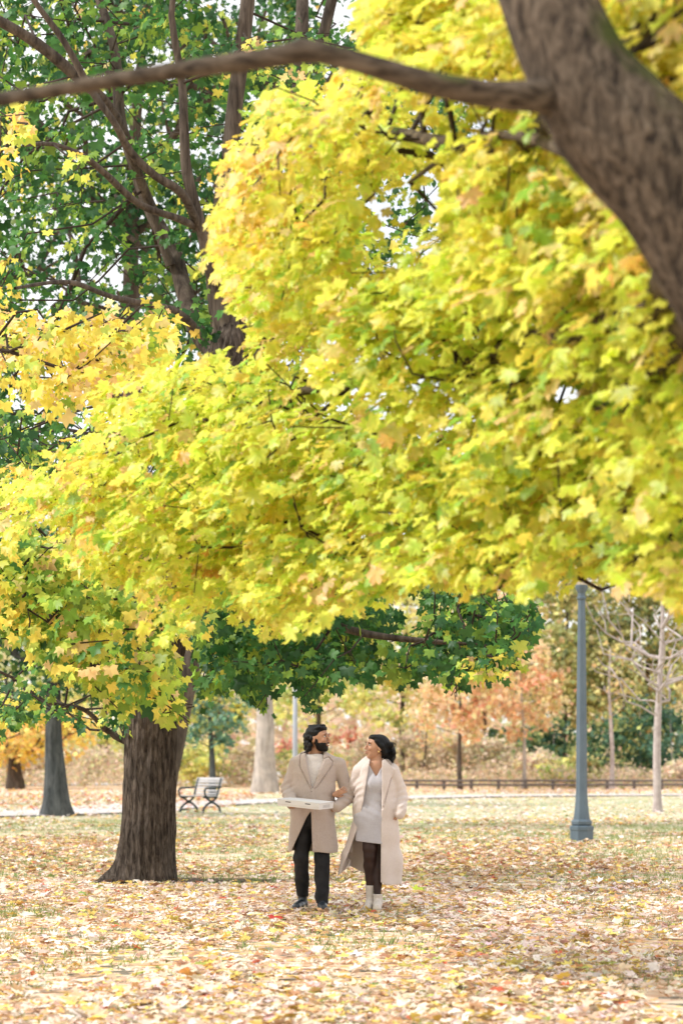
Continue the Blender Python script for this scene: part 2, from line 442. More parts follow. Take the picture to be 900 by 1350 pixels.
# ================================================================== GROUND
def ground_mat():
    m, nt, out = mat_new('ground_litter'); L = nt.links.new
    b = nd(nt, 'ShaderNodeBsdfPrincipled'); b.inputs['Roughness'].default_value = .95; b.inputs['Specular IOR Level'].default_value = .1
    ge = nd(nt, 'ShaderNodeNewGeometry'); sx = nd(nt, 'ShaderNodeSeparateXYZ'); L(ge.outputs['Position'], sx.inputs[0])
    # grass + soil base
    n1 = nd(nt, 'ShaderNodeTexNoise', Scale=.9, Detail=8); L(ge.outputs['Position'], n1.inputs['Vector'])
    grass = ramp(nt, [(0.3, (.21, .25, .13)), (0.45, (.33, .37, .21)), (.58, (.44, .45, .30)), (.7, (.52, .49, .37))], n1.outputs[0])
    nsf = nd(nt, 'ShaderNodeTexNoise', Scale=60, Detail=3); L(ge.outputs['Position'], nsf.inputs['Vector'])
    rf = ramp(nt, [(0.3, (.6, .6, .6)), (.7, (1.3, 1.3, 1.25))], nsf.outputs[0])
    gm = nd(nt, 'ShaderNodeMix', data_type='RGBA', blend_type='MULTIPLY'); gm.inputs[0].default_value = 1; L(grass.outputs[0], gm.inputs[6]); L(rf.outputs[0], gm.inputs[7])
    soil_ = nd(nt, 'ShaderNodeMapRange'); soil_.inputs[1].default_value = 24; soil_.inputs[2].default_value = 31; soil_.inputs[3].default_value = .8; soil_.inputs[4].default_value = 0; L(sx.outputs[1], soil_.inputs[0])
    gm2 = nd(nt, 'ShaderNodeMix', data_type='RGBA'); L(soil_.outputs[0], gm2.inputs[0]); L(gm.outputs[2], gm2.inputs[6]); gm2.inputs[7].default_value = (.20, .165, .15, 1); gm = gm2
    # leaf cells
    def cells(scale, thr, seedoff):
        mp = nd(nt, 'ShaderNodeMapping'); mp.inputs['Location'].default_value = (seedoff, seedoff * 2.3, 0); L(ge.outputs['Position'], mp.inputs[0])
        nz = nd(nt, 'ShaderNodeTexNoise', Scale=scale * 1.2, Detail=2); L(mp.outputs[0], nz.inputs['Vector'])
        vm = nd(nt, 'ShaderNodeVectorMath', operation='SCALE'); vm.inputs['Scale'].default_value = 0.9 / scale; L(nz.outputs['Color'], vm.inputs[0])
        va = nd(nt, 'ShaderNodeVectorMath', operation='ADD'); L(mp.outputs[0], va.inputs[0]); L(vm.outputs[0], va.inputs[1])
        vo = nd(nt, 'ShaderNodeTexVoronoi', Scale=scale); L(va.outputs[0], vo.inputs['Vector'])
        sc_ = nd(nt, 'ShaderNodeSeparateColor'); L(vo.outputs['Color'], sc_.inputs[0])
        c = ramp(nt, [(0, (.66, .44, .30)), (.22, (.78, .60, .46)), (.4, (.66, .46, .2)), (.55, (.82, .70, .56)), (.7, (.5, .31, .19)), (.8, (.76, .56, .44)), (.92, (.78, .64, .28)), (.97, (.38, .24, .16))], sc_.outputs[0], 'CONSTANT')
        return c, sc_, vo
    c1, s1, v1 = cells(9.0, .5, 0); c2, s2, v2 = cells(5.0, .5, 13)
    # density as a function of where the leaves have drifted
    nb = nd(nt, 'ShaderNodeTexNoise', Scale=.55, Detail=5, Roughness=.6); L(ge.outputs['Position'], nb.inputs['Vector'])
    dr = nd(nt, 'ShaderNodeMapRange'); dr.inputs[1].default_value = 0; dr.inputs[2].default_value = 140; L(sx.outputs[1], dr.inputs[0])
    dens = ramp(nt, [(0, (.62,) * 3), (.2, (.58,) * 3), (.26, (.5,) * 3), (.36, (.26,) * 3), (.5, (.12,) * 3), (.62, (.1,) * 3), (.76, (.3,) * 3), (.8, (.9,) * 3), (1, (.95,) * 3)], dr.outputs[0])
    na = nd(nt, 'ShaderNodeMath', operation='MULTIPLY_ADD'); L(nb.outputs[0], na.inputs[0]); na.inputs[1].default_value = 1.1; na.inputs[2].default_value = -.55
    ad = nd(nt, 'ShaderNodeMath', operation='ADD'); L(dens.outputs[0], ad.inputs[0]); L(na.outputs[0], ad.inputs[1])
    def mixin(base, c, s):
        lt = nd(nt, 'ShaderNodeMath', operation='LESS_THAN'); L(s.outputs[1], lt.inputs[0]); L(ad.outputs[0], lt.inputs[1])
        mx = nd(nt, 'ShaderNodeMix', data_type='RGBA'); L(lt.outputs[0], mx.inputs[0]); L(base, mx.inputs[6]); L(c.outputs[0], mx.inputs[7]); return mx.outputs[2]
    col = mixin(gm.outputs[2], c2, s2); col = mixin(col, c1, s1)
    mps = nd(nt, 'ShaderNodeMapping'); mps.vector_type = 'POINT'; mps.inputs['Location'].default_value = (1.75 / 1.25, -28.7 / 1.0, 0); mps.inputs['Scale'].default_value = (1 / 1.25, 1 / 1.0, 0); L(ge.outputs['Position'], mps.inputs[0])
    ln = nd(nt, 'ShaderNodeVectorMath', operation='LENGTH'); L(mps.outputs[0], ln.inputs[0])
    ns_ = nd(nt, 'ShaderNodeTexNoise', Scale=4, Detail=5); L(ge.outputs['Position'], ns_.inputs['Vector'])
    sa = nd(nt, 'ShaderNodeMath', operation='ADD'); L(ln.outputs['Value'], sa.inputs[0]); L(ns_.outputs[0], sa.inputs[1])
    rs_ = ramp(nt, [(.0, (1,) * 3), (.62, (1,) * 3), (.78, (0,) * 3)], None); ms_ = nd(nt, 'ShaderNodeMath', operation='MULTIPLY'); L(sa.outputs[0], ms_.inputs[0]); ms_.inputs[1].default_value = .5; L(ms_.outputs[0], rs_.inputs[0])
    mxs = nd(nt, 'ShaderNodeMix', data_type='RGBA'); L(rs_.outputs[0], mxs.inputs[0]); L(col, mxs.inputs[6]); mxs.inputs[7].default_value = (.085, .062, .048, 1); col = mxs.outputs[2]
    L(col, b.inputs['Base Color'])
    bp = nd(nt, 'ShaderNodeBump', Strength=.6, Distance=.03); L(v1.outputs['Distance'], bp.inputs['Height']); L(bp.outputs[0], b.inputs['Normal'])
    L(b.outputs[0], out.inputs[0]); return m
ys = np.unique(np.concatenate([np.linspace(-30, 100, 131), np.linspace(100, 220, 61), np.geomspace(220, 1500, 25)]))
xs = np.unique(np.concatenate([-np.geomspace(40, 900, 16), np.linspace(-40, 40, 81), np.geomspace(40, 900, 16)]))
Xg, Yg = np.meshgrid(xs, ys)
def zfun(x, y):
    b = 0.012 * snoise(np.stack([x, y, 0 * x], -1).reshape(-1, 3), 1.1, 4, 2).reshape(x.shape) * (y > 5)
    return gz(x, y) + b - .012
V = np.stack([Xg, Yg, zfun(Xg, Yg)], -1).reshape(-1, 3)
nx, ny = len(xs), len(ys); i = np.arange(ny - 1)[:, None]; j = np.arange(nx - 1)[None]
Fq = np.stack([i * nx + j, i * nx + j + 1, (i + 1) * nx + j + 1, (i + 1) * nx + j], -1).reshape(-1, 4)
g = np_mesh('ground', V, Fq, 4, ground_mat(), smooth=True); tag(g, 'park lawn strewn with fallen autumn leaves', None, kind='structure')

def strip(name, pts, w, mat, lift, label):
    C, R = spline([(x, y, 0) for x, y in pts], [w / 2] * len(pts), 2.0)
    T = np.gradient(C, axis=0); T /= np.linalg.norm(T, axis=1)[:, None]; Nn = np.stack([-T[:, 1], T[:, 0], 0 * T[:, 0]], 1)
    cols = np.linspace(-1, 1, 7); V = []
    for c in cols:
        q = C + Nn * (R * c)[:, None]; q[:, 2] = gz(q[:, 0], q[:, 1]) + lift + .008 * (1 - c * c); V.append(q)
    V = np.stack(V, 1); m, k = V.shape[:2]
    i = np.arange(m - 1)[:, None]; j = np.arange(k - 1)[None]
    Fq = np.stack([i * k + j, i * k + j + 1, (i + 1) * k + j + 1, (i + 1) * k + j], -1).reshape(-1, 4)
    o = np_mesh(name, V.reshape(-1, 3), Fq, 4, mat, smooth=True); tag(o, label, None, kind='structure'); return o
M_PATH = simple_mat('path_concrete', (.5, .46, .44), (.62, .58, .56), 3, .9)
strip('path', [(-40, 48), (-22, 55), (-9, 64), (-4.7, 81), (1, 92), (6, 98.5), (14.4, 101.5), (30, 103), (60, 103)], 4.0, M_PATH, .03, 'pale park path curving behind the lawn')
strip('path', [(-60, 122), (-30, 125), (-16, 126.5), (-8, 131), (-4, 150), (-6, 190)], 5.5, M_PATH, .03, 'second pale path far off on the left')

# ------------------------------------------------------------------ fallen leaves
LIT = [(0.8, 0.577, 0.429), (0.86, 0.697, 0.579), (0.88, 0.766, 0.686), (0.72, 0.447, 0.235), (0.78, 0.547, 0.151), (0.82, 0.657, 0.194), (0.45, 0.238, 0.129), (0.28, 0.149, 0.097), (0.62, 0.139, 0.075), (0.45, 0.497, 0.129), (0.25, 0.328, 0.107), (0.84, 0.677, 0.643)]
def litter(name, n, ylo, yhi, size, w, kind, label, dens=None, lift=.02, tilt=.22):
    y = []; x = []; tot = 0
    while tot < n:
        yy = RNG.uniform(ylo, yhi, n); xx = RNG.uniform(-1, 1, n) * (yy * .16 + 2.5)
        keep = RNG.uniform(0, 1, n) < (yy * .16 + 2.5) / (yhi * .16 + 2.5)
        if dens is not None: keep &= RNG.uniform(0, 1, n) < dens(xx, yy)
        y.append(yy[keep]); x.append(xx[keep]); tot += keep.sum()
    y = np.concatenate(y)[:n]; x = np.concatenate(x)[:n]
    pos = np.stack([x, y, gz(x, y) + lift + np.abs(RNG.normal(0, .014, n))], 1)
    a = RNG.uniform(0, 6.283, n); tip = np.stack([np.cos(a), np.sin(a), RNG.normal(0, .12, n)], 1)
    nrm = np.array([0, 0, 1.]) + RNG.normal(0, tilt, (n, 3)); flip = RNG.uniform(0, 1, n) < .45; nrm[flip] *= -1
    nrm[np.abs(nrm[:, 2]) < .3, 2] = .5
    c = palette(n, LIT, w, .14)
    sz = size * np.clip(RNG.normal(1, .27, n), .45, 1.7)
    o = build_leaves(name, pos, tip, nrm, sz, c, kind, M_LITTER); tag(o, label, None, kind='stuff'); return o
wn_near = [5.5, 6, 5, 2.6, 2.2, 2.4, .9, .3, .25, .45, .15, 3]
def patch(x, y):
    q = np.stack([x, y, 0 * x], 1)
    return np.clip(.74 + .9 * snoise(q, 1.7, 77, 3), .16, 1)
litter('leaf_litter', 36000, 10.5, 27.5, .10, wn_near, 'maple_low', 'thick carpet of peach and tan fallen leaves in the foreground', patch)
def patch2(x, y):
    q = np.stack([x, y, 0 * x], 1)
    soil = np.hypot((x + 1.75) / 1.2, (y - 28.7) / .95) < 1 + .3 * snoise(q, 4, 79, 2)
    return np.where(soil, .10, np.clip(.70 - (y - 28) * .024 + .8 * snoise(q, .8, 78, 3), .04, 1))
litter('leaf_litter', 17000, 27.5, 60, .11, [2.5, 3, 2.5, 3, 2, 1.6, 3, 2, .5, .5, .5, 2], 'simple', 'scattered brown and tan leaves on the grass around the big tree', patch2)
litter('leaf_litter', 6000, 30, 42, .11, [1, 1, .5, 2, 1.2, .6, 5, 3.5, .3, .2, .3, .6], 'simple', 'brown leaves darkening the ground like tree shade between the trunk and the lawn', patch2)  # fallen brown leaves; the darker mix also stands in for canopy shade
litter('leaf_litter', 3500, 70, 104, .2, [1, .5, .5, 4, 1, .5, 1, 0, 3, 0, 0, 3], 'simple', 'pinkish leaves on the slope beyond the left path', lambda x, y: (x < -3.5).astype(float))
litter('leaf_litter', 5000, 104.5, 116, .2, [4, 4, 4, 2, 2, 2, 1, .5, .4, .2, .1, 4], 'simple', 'band of peach leaves between the path and the fence')
litter('leaf_litter', 5500, 58, 100, .15, [1, 3, 5, .6, .8, 1, .3, .2, .1, .3, .1, 4], 'simple', 'sparse pale leaves on the far lawn before the path', lambda x, y: np.clip(1.1 - (y - 58) / 60 + .6 * snoise(np.stack([x, y, 0 * x], 1), .5, 80, 2), 0.03, 1))
def lone_leaf(px, py, col, label, size, tl):
    D = H0 * F / (py - CY); p = P(px, py, D); p[2] = .055
    o = build_leaves('fallen_leaf', p[None], np.array([[.5, .6, .25]]), np.array([tl]), np.array([size]), np.array([col]), 'maple', M_LITTER)
    o.location = (0, 0, 0); tag(o, label, 'leaf', 'single leaves lying in the litter')
lone_leaf(245, 1298, (.62, .27, .06), 'upturned orange maple leaf lying on the pale leaves at lower left', .2, (.1, -1, .55))
lone_leaf(577/900*400+100, 1060+357/652*290*1.0, (.6, .06, .05), 'small red leaf on the ground left of the man\'s shoes', .1, (.1, -.8, .8))
lone_leaf(66/900*340+340+0, 1218, (.6, .05, .04), 'red leaf on the litter just below the two pairs of shoes', .1, (-.1, -.7, .9))
lone_leaf(846/900*180+380, 1080+500/675*135, (.5, .62, .08), 'lime green leaf on the ground right of the woman\'s coat hem', .15, (0, -.8, .8))

# grass tufts poking through
def tufts():
    n = 9000
    y = RNG.uniform(12, 58, n * 3); x = RNG.uniform(-1, 1, n * 3) * (y * .16 + 2)
    k = (1 - np.clip(.74 + .75 * snoise(np.stack([x, y, 0 * x], 1), 1.5, 77, 3), 0, 1) + (y > 28) * .35) > RNG.uniform(.1, 1, n * 3)
    x = x[k][:n]; y = y[k][:n]; n = len(x); nb = 7
    bx = np.repeat(x, nb) + RNG.normal(0, .06, n * nb); by = np.repeat(y, nb) + RNG.normal(0, .06, n * nb)
    h = RNG.uniform(.035, .075, n * nb); a = RNG.uniform(0, 6.28, n * nb); w = .006
    lean = RNG.normal(0, .03, (n * nb, 2))
    V = np.stack([np.stack([bx - w * np.cos(a), by - w * np.sin(a), 0 * bx], 1), np.stack([bx + w * np.cos(a), by + w * np.sin(a), 0 * bx], 1),
                  np.stack([bx + lean[:, 0], by + lean[:, 1], h], 1)], 1).reshape(-1, 3)
    c = np.repeat(palette(n * nb, [(.2, .27, .08), (.28, .33, .12), (.3, .36, .15)], [1, 1, .5]), 3, 0)
    o = np_mesh('grass', V, np.arange(n * nb * 3).reshape(-1, 3), 3, M_LITTER, col=c); tag(o, 'short green grass showing between the fallen leaves', None, kind='stuff')
tufts()

# ================================================================== FOREGROUND YELLOW MAPLE
YEL, LEM, LIME, GRN, PCH, ORG = (.86, .71, .12), (.84, .80, .15), (.76, .80, .12), (.40, .57, .10), (.93, .66, .30), (.90, .52, .12)
def leaf_cols(n, idx, S, w_of, jit=.1, cols=(YEL, LEM, LIME, GRN, PCH, ORG)):
    """per spray dominant colour + per leaf variation"""
    w = np.asarray(w_of, float); w = w / w.sum(1)[:, None]; cs = np.cumsum(w, 1)
    k = (RNG.uniform(0, 1, S)[:, None] > cs).sum(1).clip(0, len(cols) - 1)
    kk = (RNG.uniform(0, 1, n)[:, None] > cs[idx]).sum(1).clip(0, len(cols) - 1)
    own = RNG.uniform(0, 1, n) < .5
    sel = np.where(own, kk, k[idx]); c = np.array(cols)[sel]
    return np.clip(c * (1 + RNG.normal(0, jit, (n, 1))) * (1 + RNG.normal(0, .05, (n, 3))), .01, .93)

fg_poly = [(640, -70), (520, -70), (492, 10), (478, 75), (440, 118), (395, 128), (362, 100), (335, 120), (345, 165), (300, 190), (325, 225), (295, 262), (288, 330), (305, 400), (338, 435), (320, 468), (255, 478), (190, 495), (132, 530), (150, 555), (100, 595), (50, 622), (-30, 652), (-50, 742), (5, 745), (50, 700), (95, 742), (150, 768), (190, 800), (238, 802), (290, 778), (335, 790), (368, 828), (430, 815), (470, 798), (515, 788), (560, 762), (598, 788), (640, 808), (690, 798), (740, 785), (790, 778), (830, 792), (870, 785), (980, 795), (1120, 760), (1330, 700), (1400, 400), (1330, 50), (1150, -200), (700, -260)]
hole = [(452, 330), (462, 255), (500, 218), (560, 205), (592, 235), (578, 300), (572, 350), (520, 366), (470, 362)]
gap2 = [(725, 505), (745, 490), (790, 492), (785, 520), (740, 535)]
tb = empty('yellow_maple', (2.2, 8.45, 0), 'yellow maple at right with leaning trunk and low overhanging boughs', 'tree')
TP = [(2.22, 8.45, -.1), (2.16, 8.4, .5), (2.02, 8.3, 1.25), tuple(P(1135, 700, 8.15)), tuple(P(1030, 480, 8.06)), tuple(P(905, 268, 8.0)), tuple(P(815, 170, 8.0)), tuple(P(765, 100, 8.0)), tuple(P(718, -10, 8.05)), tuple(P(672, -140, 8.2)), tuple(P(650, -420, 8.6)), tuple(P(680, -900, 9.2))]
TR = [.36, .30, .27, .245, .225, .208, .195, .165, .150, .145, .12, .07]
def flfg(s, d): return .55 * np.exp(-s / .35) * (1 + .4 * np.sin(4 * np.arctan2(d[..., 1], d[..., 0]) + 1))
trunk_mesh('trunk', TP, TR, M_BARK_FG, tb, n=90, step=.04, ridge=.006, nr=20, flare=flfg, seed=3, lump=.05)
def limb(pix, rs, name='limb', mat=None, parent=None, step=.06, ridge=.0012, n=20, seed=1):
    pts = [P(*q) for q in pix]
    C, R = spline(pts, rs, .12)
    trunk_mesh(name, pts, rs, mat or M_BARK_LIMB, parent if parent is not None else tb, n=n, step=step, ridge=ridge, nr=22, seed=seed, lump=.07)
    return C, R
L1 = limb([(775, 140, 8.0), (740, 128, 7.96), (705, 127, 7.9), (640, 124, 7.85), (560, 108, 7.8), (480, 84, 7.78), (425, 70, 7.75), (398, 67, 7.75), (370, 74, 7.75), (300, 84, 7.8), (200, 98, 7.9), (110, 113, 8.0), (0, 131, 8.1), (-120, 150, 8.3), (-300, 180, 8.6)],
          [.10, .080, .055, .042, .038, .035, .034, .039, .033, .031, .028, .026, .023, .02, .015], seed=2)
bases = []
L2 = limb([(930, 330, 8.1), (915, 420, 9.2), (870, 470, 10), (820, 525, 10.8), (740, 580, 12), (620, 620, 13.4), (480, 640, 15), (330, 640, 16.3), (180, 650, 17.5)], [.10, .075, .06, .045, .04, .036, .03, .022, .012], ridge=.001, seed=4)
L3 = limb([(735, 60, 8.05), (760, 90, 9.2), (700, 180, 10.3), (600, 190, 11.4), (500, 175, 12.6), (400, 200, 13.6), (330, 250, 14.4)], [.08, .055, .045, .035, .028, .018, .01], ridge=.001, seed=5)
L4 = limb([(905, 300, 8.1), (860, 400, 9.6), (760, 440, 10.6), (690, 450, 11.6), (620, 480, 12.6), (500, 500, 14), (380, 520, 15.2), (250, 560, 16.5), (80, 630, 18)], [.09, .06, .05, .045, .04, .032, .026, .02, .01], ridge=.001, seed=6)
L5 = limb([(1000, 430, 8.1), (960, 500, 9.6), (900, 600, 10.8), (800, 690, 11.8), (690, 730, 12.8), (560, 720, 13.9), (440, 740, 15)], [.09, .06, .045, .035, .026, .02, .01], ridge=.001, seed=7)
L6 = limb([(780, 130, 8.1), (830, 60, 9), (880, 5, 9.6), (930, -50, 10.2)], [.06, .04, .032, .03], ridge=.001, seed=8)
L7 = limb([(820, 180, 8.1), (860, 130, 9.4), (930, 110, 10.4), (1000, 60, 11)], [.05, .03, .024, .02], ridge=.001, seed=9)
L8 = limb([(790, 150, 8.1), (760, 200, 9.2), (690, 180, 10), (620, 186, 10.8), (540, 240, 12)], [.05, .03, .022, .018, .008], ridge=.0006, seed=10)
for C, R in (L2, L3, L4, L5, L6, L7, L8): bases.append((C[3:], R[3:]))
def fg_depth(px, py):
    d = 10.3 + (900 - px) / 900 * 6.2 + np.clip(py - 450, -300, 400) / 400 * 1.3
    return d + RNG.uniform(-1.0, 3.0, len(px))
NS = 4000
px, py = sample_poly(fg_poly, NS)
D = fg_depth(px, py)
keep = ~(in_poly(px, py, hole) & (RNG.uniform(0, 1, NS) < .93)) & ~(in_poly(px, py, gap2))
# gaps: thin by smooth noise
off_ = (px > 960) | (py < -60); keep &= ~(off_ & (RNG.uniform(0, 1, NS) < .45)); D = np.where(px > 960, D + 1.2, D)
nz = snoise(np.stack([px / 60, py / 45, D * .6], 1), 1.0, 21, 2); keep &= nz > -.55
px, py, D = px[keep], py[keep], D[keep]
A = np.stack([(px - CX) / F * D, D, H0 + (CY - py) / F * D], 1)
ch, dirs = grow(bases, A, seg=.28, r_tip=.0035, expo=.42, pathw=.3, wob=.10, rmax=.022)
chains_mesh('branches', ch, M_TWIG, tb, 5)
S = len(A)
pos, tip, nrm, sz, idx, L = spray_leaves(A, dirs, .34, 22, .112, (-.6, -.1, -.34), up=1.0, droop=.5, nbias=(-.42, -.45, 0), spread=.3, plate=.5)
kk_ = inside_view(pos, [fg_poly], 16) & ~(inside_view(pos, [hole], 16, 8) & (RNG.uniform(0, 1, len(pos)) < .8)) & ~inside_view(pos, [gap2], 10, 9)
pos, tip, nrm, sz, idx = pos[kk_], tip[kk_], nrm[kk_], sz[kk_], idx[kk_]
n = len(pos)
lx, ly = px, py
u = np.clip((600 - lx) / 600, 0, 1)                     # to the left tips
edge = np.clip((430 - lx) / 200, 0, 1) * np.clip((470 - ly) / 100, 0, 1) + np.clip((200 - lx) / 150, 0, 1) * np.clip((720 - ly) / 60, 0, 1)
lowg = np.clip((ly - 380) / 350, 0, 1)
top = np.clip((420 - ly) / 200, 0, 1)
w = np.stack([1.1 + .9 * top, 1.5 + 0 * u, 2.4 + .9 * lowg - 1.3 * top, .35 + .6 * lowg - .25 * top, .25 + 2.2 * edge + .3 * top, .03 + .8 * edge + .08 * top], 1)
c = leaf_cols(n, idx, S, np.clip(w, .02, None))
ec = c * np.array([.82, 1.0, .8])
build_leaves('crown', pos, tip, nrm, sz, c, 'maple', M_LEAF, tb, edgecol=ec)
# ================================================================== BIG MAPLE behind the couple's left
bt = empty('big_maple', tuple(P(197, 1163, 28.3) * [1, 1, 0]), 'big dark-barked maple with flared roots, left of the walking couple', 'tree')
BY = 28.3
def bp(px, py, d=0): return tuple(P(px, py, BY + d))
def flb(s, d):
    a = np.arctan2(d[..., 1], d[..., 0])    # +x = 0
    lobes = .45 + .55 * np.clip(np.cos(a * 7 + .6), 0, 1)
    left = .12 + .5 * np.clip(.5 - .5 * np.cos(a), 0, 1) + 2.4 * np.clip(-np.cos(a), 0, 1) ** 5
    return (1.15 * np.exp(-s / .17) * lobes * left + (.04 + .11 * np.clip(.5 - .5 * np.cos(a), 0, 1)) * np.exp(-s / .8))
TBP = [bp(197, 1178), bp(197, 1163), bp(196, 1120), bp(197, 1060), bp(200, 960), bp(207, 880), bp(222, 810), bp(243, 700), bp(262, 600), bp(285, 520), bp(303, 462), bp(308, 430)]
TBR = [.32, .305, .298, .296, .292, .29, .28, .27, .265, .27, .28, .2]
trunk_mesh('trunk', TBP, TBR, M_BARK_BIG, bt, n=170, step=.04, ridge=.013, nr=24, flare=flb, seed=31, lump=.035)
def blimb(pix, rs, name='limb', mat=None, seed=1, n=16):
    pts = [bp(*q) for q in pix]; C, R = spline(pts, rs, .3)
    trunk_mesh(name, pts, rs, mat or M_BARK_MID, bt, n=n, step=.12, ridge=.004, nr=14, seed=seed, lump=.06)
    return C[2:], R[2:]
K = [
 blimb([(304, 450), (290, 385), (287, 330), (293, 270), (303, 205), (312, 120), (320, 60), (330, -40), (335, -160)], [.22, .15, .12, .11, .10, .095, .09, .08, .05], seed=41),
 blimb([(292, 400), (268, 310, -.3), (258, 275, -.4), (246, 225, -.5), (243, 175, -.5), (240, 110, -.5), (229, 45, -.6), (226, 20, -.6), (232, -30, -.7)], [.12, .075, .07, .062, .055, .045, .042, .04, .03], seed=42, mat=M_BARK_PALE2 if 'M_BARK_PALE2' in globals() else None),
 blimb([(262, 300, -.3), (240, 255, -.8), (205, 232, -1.0), (172, 200, -1.2), (150, 160, -1.5), (118, 115, -1.6), (85, 55, -1.7), (45, 0, -1.8), (20, -50, -2)], [.06, .05, .046, .043, .04, .038, .034, .03, .02], seed=43),
 blimb([(260, 300, -.2), (235, 288, -.8), (185, 270, -1.2), (140, 230, -1.6), (110, 206, -2), (70, 190, -2.4), (30, 192, -2.6)], [.045, .042, .04, .036, .032, .025, .012], seed=44),
 blimb([(300, 470), (262, 440, .6), (242, 380, 1), (228, 330, 1.2), (196, 270, 1.6), (160, 160, 2), (150, 60, 2.2), (110, -60, 2.6)], [.15, .11, .10, .095, .085, .07, .06, .04], seed=45),
 blimb([(312, 445), (345, 410, .8), (372, 330, 1.4), (388, 220, 1.8), (392, 120, 2), (398, 30, 2.2), (400, -80, 2.4)], [.16, .11, .1, .095, .09, .085, .06], seed=46),
 blimb([(390, 190, 1.8), (408, 110, 1.7), (425, 50, 1.6), (440, -10, 1.5), (460, -80, 1.4)], [.085, .08, .075, .06, .05], seed=47),
 blimb([(255, 430, -.4), (235, 412, -.8), (215, 405, -1.4), (150, 392, -2.2), (90, 372, -3), (20, 380, -4)], [.05, .04, .035, .03, .022, .012], seed=48),
 blimb([(235, 800, -.1), (280, 798, -.7), (330, 802, -1.4), (400, 812, -2), (480, 835, -2.4), (560, 845, -2.5), (640, 850, -2.6)], [.11, .075, .06, .05, .038, .025, .012], seed=49),
 blimb([(250, 700, .1), (330, 720, .4), (430, 735, .8), (540, 745, 1.0), (660, 800, .8)], [.11, .08, .06, .035, .015], seed=50),
 blimb([(195, 985, .1), (165, 978, .2), (140, 962, .2), (110, 935, -.3), (60, 925, -1), (20, 895, -1.6), (-40, 870, -2)], [.05, .035, .032, .028, .024, .02, .012], seed=51),
 blimb([(225, 810, -.2), (195, 760, -1.6), (165, 740, -3.2), (120, 760, -4.6), (60, 790, -5.6)], [.10, .07, .055, .035, .015], seed=52),
 blimb([(262, 600, -.2), (225, 560, -2), (170, 530, -4), (110, 500, -6), (40, 470, -7.5), (-40, 450, -8.5)], [.11, .08, .06, .045, .03, .015], seed=53),
 blimb([(-60, 0, -1), (0, 28, -1), (50, 58, -.8), (100, 100, -.5), (150, 150, 0), (190, 250, .8), (225, 350, 1)], [.05, .06, .062, .062, .06, .06, .06], seed=54),
]
kb = [(C, R) for C, R in K]
green_hi = [(-60, -70), (650, -70), (650, 340), (560, 430), (300, 470), (240, 600), (-60, 680)]
low_dark = [(252, 790), (300, 760), (380, 740), (480, 720), (560, 710), (640, 740), (712, 800), (700, 835), (690, 860), (650, 905), (612, 900), (600, 925), (570, 885), (540, 900), (505, 870), (470, 885), (430, 900), (420, 915), (405, 935), (392, 900), (372, 880), (352, 905), (352, 945), (328, 925), (300, 910), (285, 935), (262, 905), (250, 860)]
clB = [(-30, 690), (60, 690), (150, 735), (192, 775), (228, 790), (262, 822), (262, 845), (228, 838), (196, 838), (205, 860), (222, 875), (238, 905), (262, 935), (255, 955), (232, 945), (205, 942), (190, 925), (175, 950), (163, 962), (148, 935), (128, 905), (95, 905), (60, 880), (25, 850), (-30, 850)]
clA = [(-40, 360), (20, 372), (60, 400), (125, 385), (150, 412), (190, 385), (228, 400), (225, 450), (205, 480), (150, 500), (110, 505), (70, 525), (20, 540), (-40, 545)]
clD = [(-40, 540), (120, 530), (150, 580), (80, 640), (-40, 670)]
inner_low = [(-40, 800), (100, 820), (165, 900), (165, 975), (110, 975), (60, 950), (-40, 970)]
def poly_pts(poly, n, d0, d1, skip=None, thin=None):
    px, py = sample_poly(poly, n); D = RNG.uniform(d0, d1, n)
    k = np.ones(n, bool)
    if thin is not None: k &= snoise(np.stack([px / 55, py / 40, D * .35], 1), 1.0, 33, 2) > thin
    px, py, D = px[k], py[k], D[k]
    return np.stack([(px - CX) / F * D, D, H0 + (CY - py) / F * D], 1), px, py
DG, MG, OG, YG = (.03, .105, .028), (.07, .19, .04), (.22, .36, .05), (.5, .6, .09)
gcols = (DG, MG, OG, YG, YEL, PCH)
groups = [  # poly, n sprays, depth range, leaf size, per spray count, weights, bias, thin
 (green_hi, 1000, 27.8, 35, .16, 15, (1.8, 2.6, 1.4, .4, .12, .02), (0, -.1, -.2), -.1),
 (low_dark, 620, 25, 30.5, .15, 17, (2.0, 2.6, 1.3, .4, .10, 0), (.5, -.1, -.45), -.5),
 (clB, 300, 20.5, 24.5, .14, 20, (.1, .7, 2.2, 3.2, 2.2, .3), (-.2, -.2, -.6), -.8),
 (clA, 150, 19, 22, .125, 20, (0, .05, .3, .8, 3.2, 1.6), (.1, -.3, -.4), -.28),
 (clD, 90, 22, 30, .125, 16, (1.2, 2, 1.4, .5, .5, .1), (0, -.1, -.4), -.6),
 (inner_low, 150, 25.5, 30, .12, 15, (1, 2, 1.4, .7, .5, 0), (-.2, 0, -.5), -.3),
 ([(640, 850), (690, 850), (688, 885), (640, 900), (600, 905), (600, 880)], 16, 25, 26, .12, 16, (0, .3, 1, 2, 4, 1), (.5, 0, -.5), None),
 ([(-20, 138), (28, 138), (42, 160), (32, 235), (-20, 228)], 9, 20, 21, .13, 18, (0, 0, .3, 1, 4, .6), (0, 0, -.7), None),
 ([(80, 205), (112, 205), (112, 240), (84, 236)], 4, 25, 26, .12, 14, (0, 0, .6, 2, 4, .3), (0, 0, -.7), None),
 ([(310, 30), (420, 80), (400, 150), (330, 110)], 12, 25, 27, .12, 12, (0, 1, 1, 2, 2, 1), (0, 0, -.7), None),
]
allA = []; meta = []
for gi, (poly, n, d0, d1, lz, nl, wt, bias, thin) in enumerate(groups):
    A_, px_, py_ = poly_pts(poly, n, d0, d1, thin=thin); allA.append(A_); meta.append(len(A_))
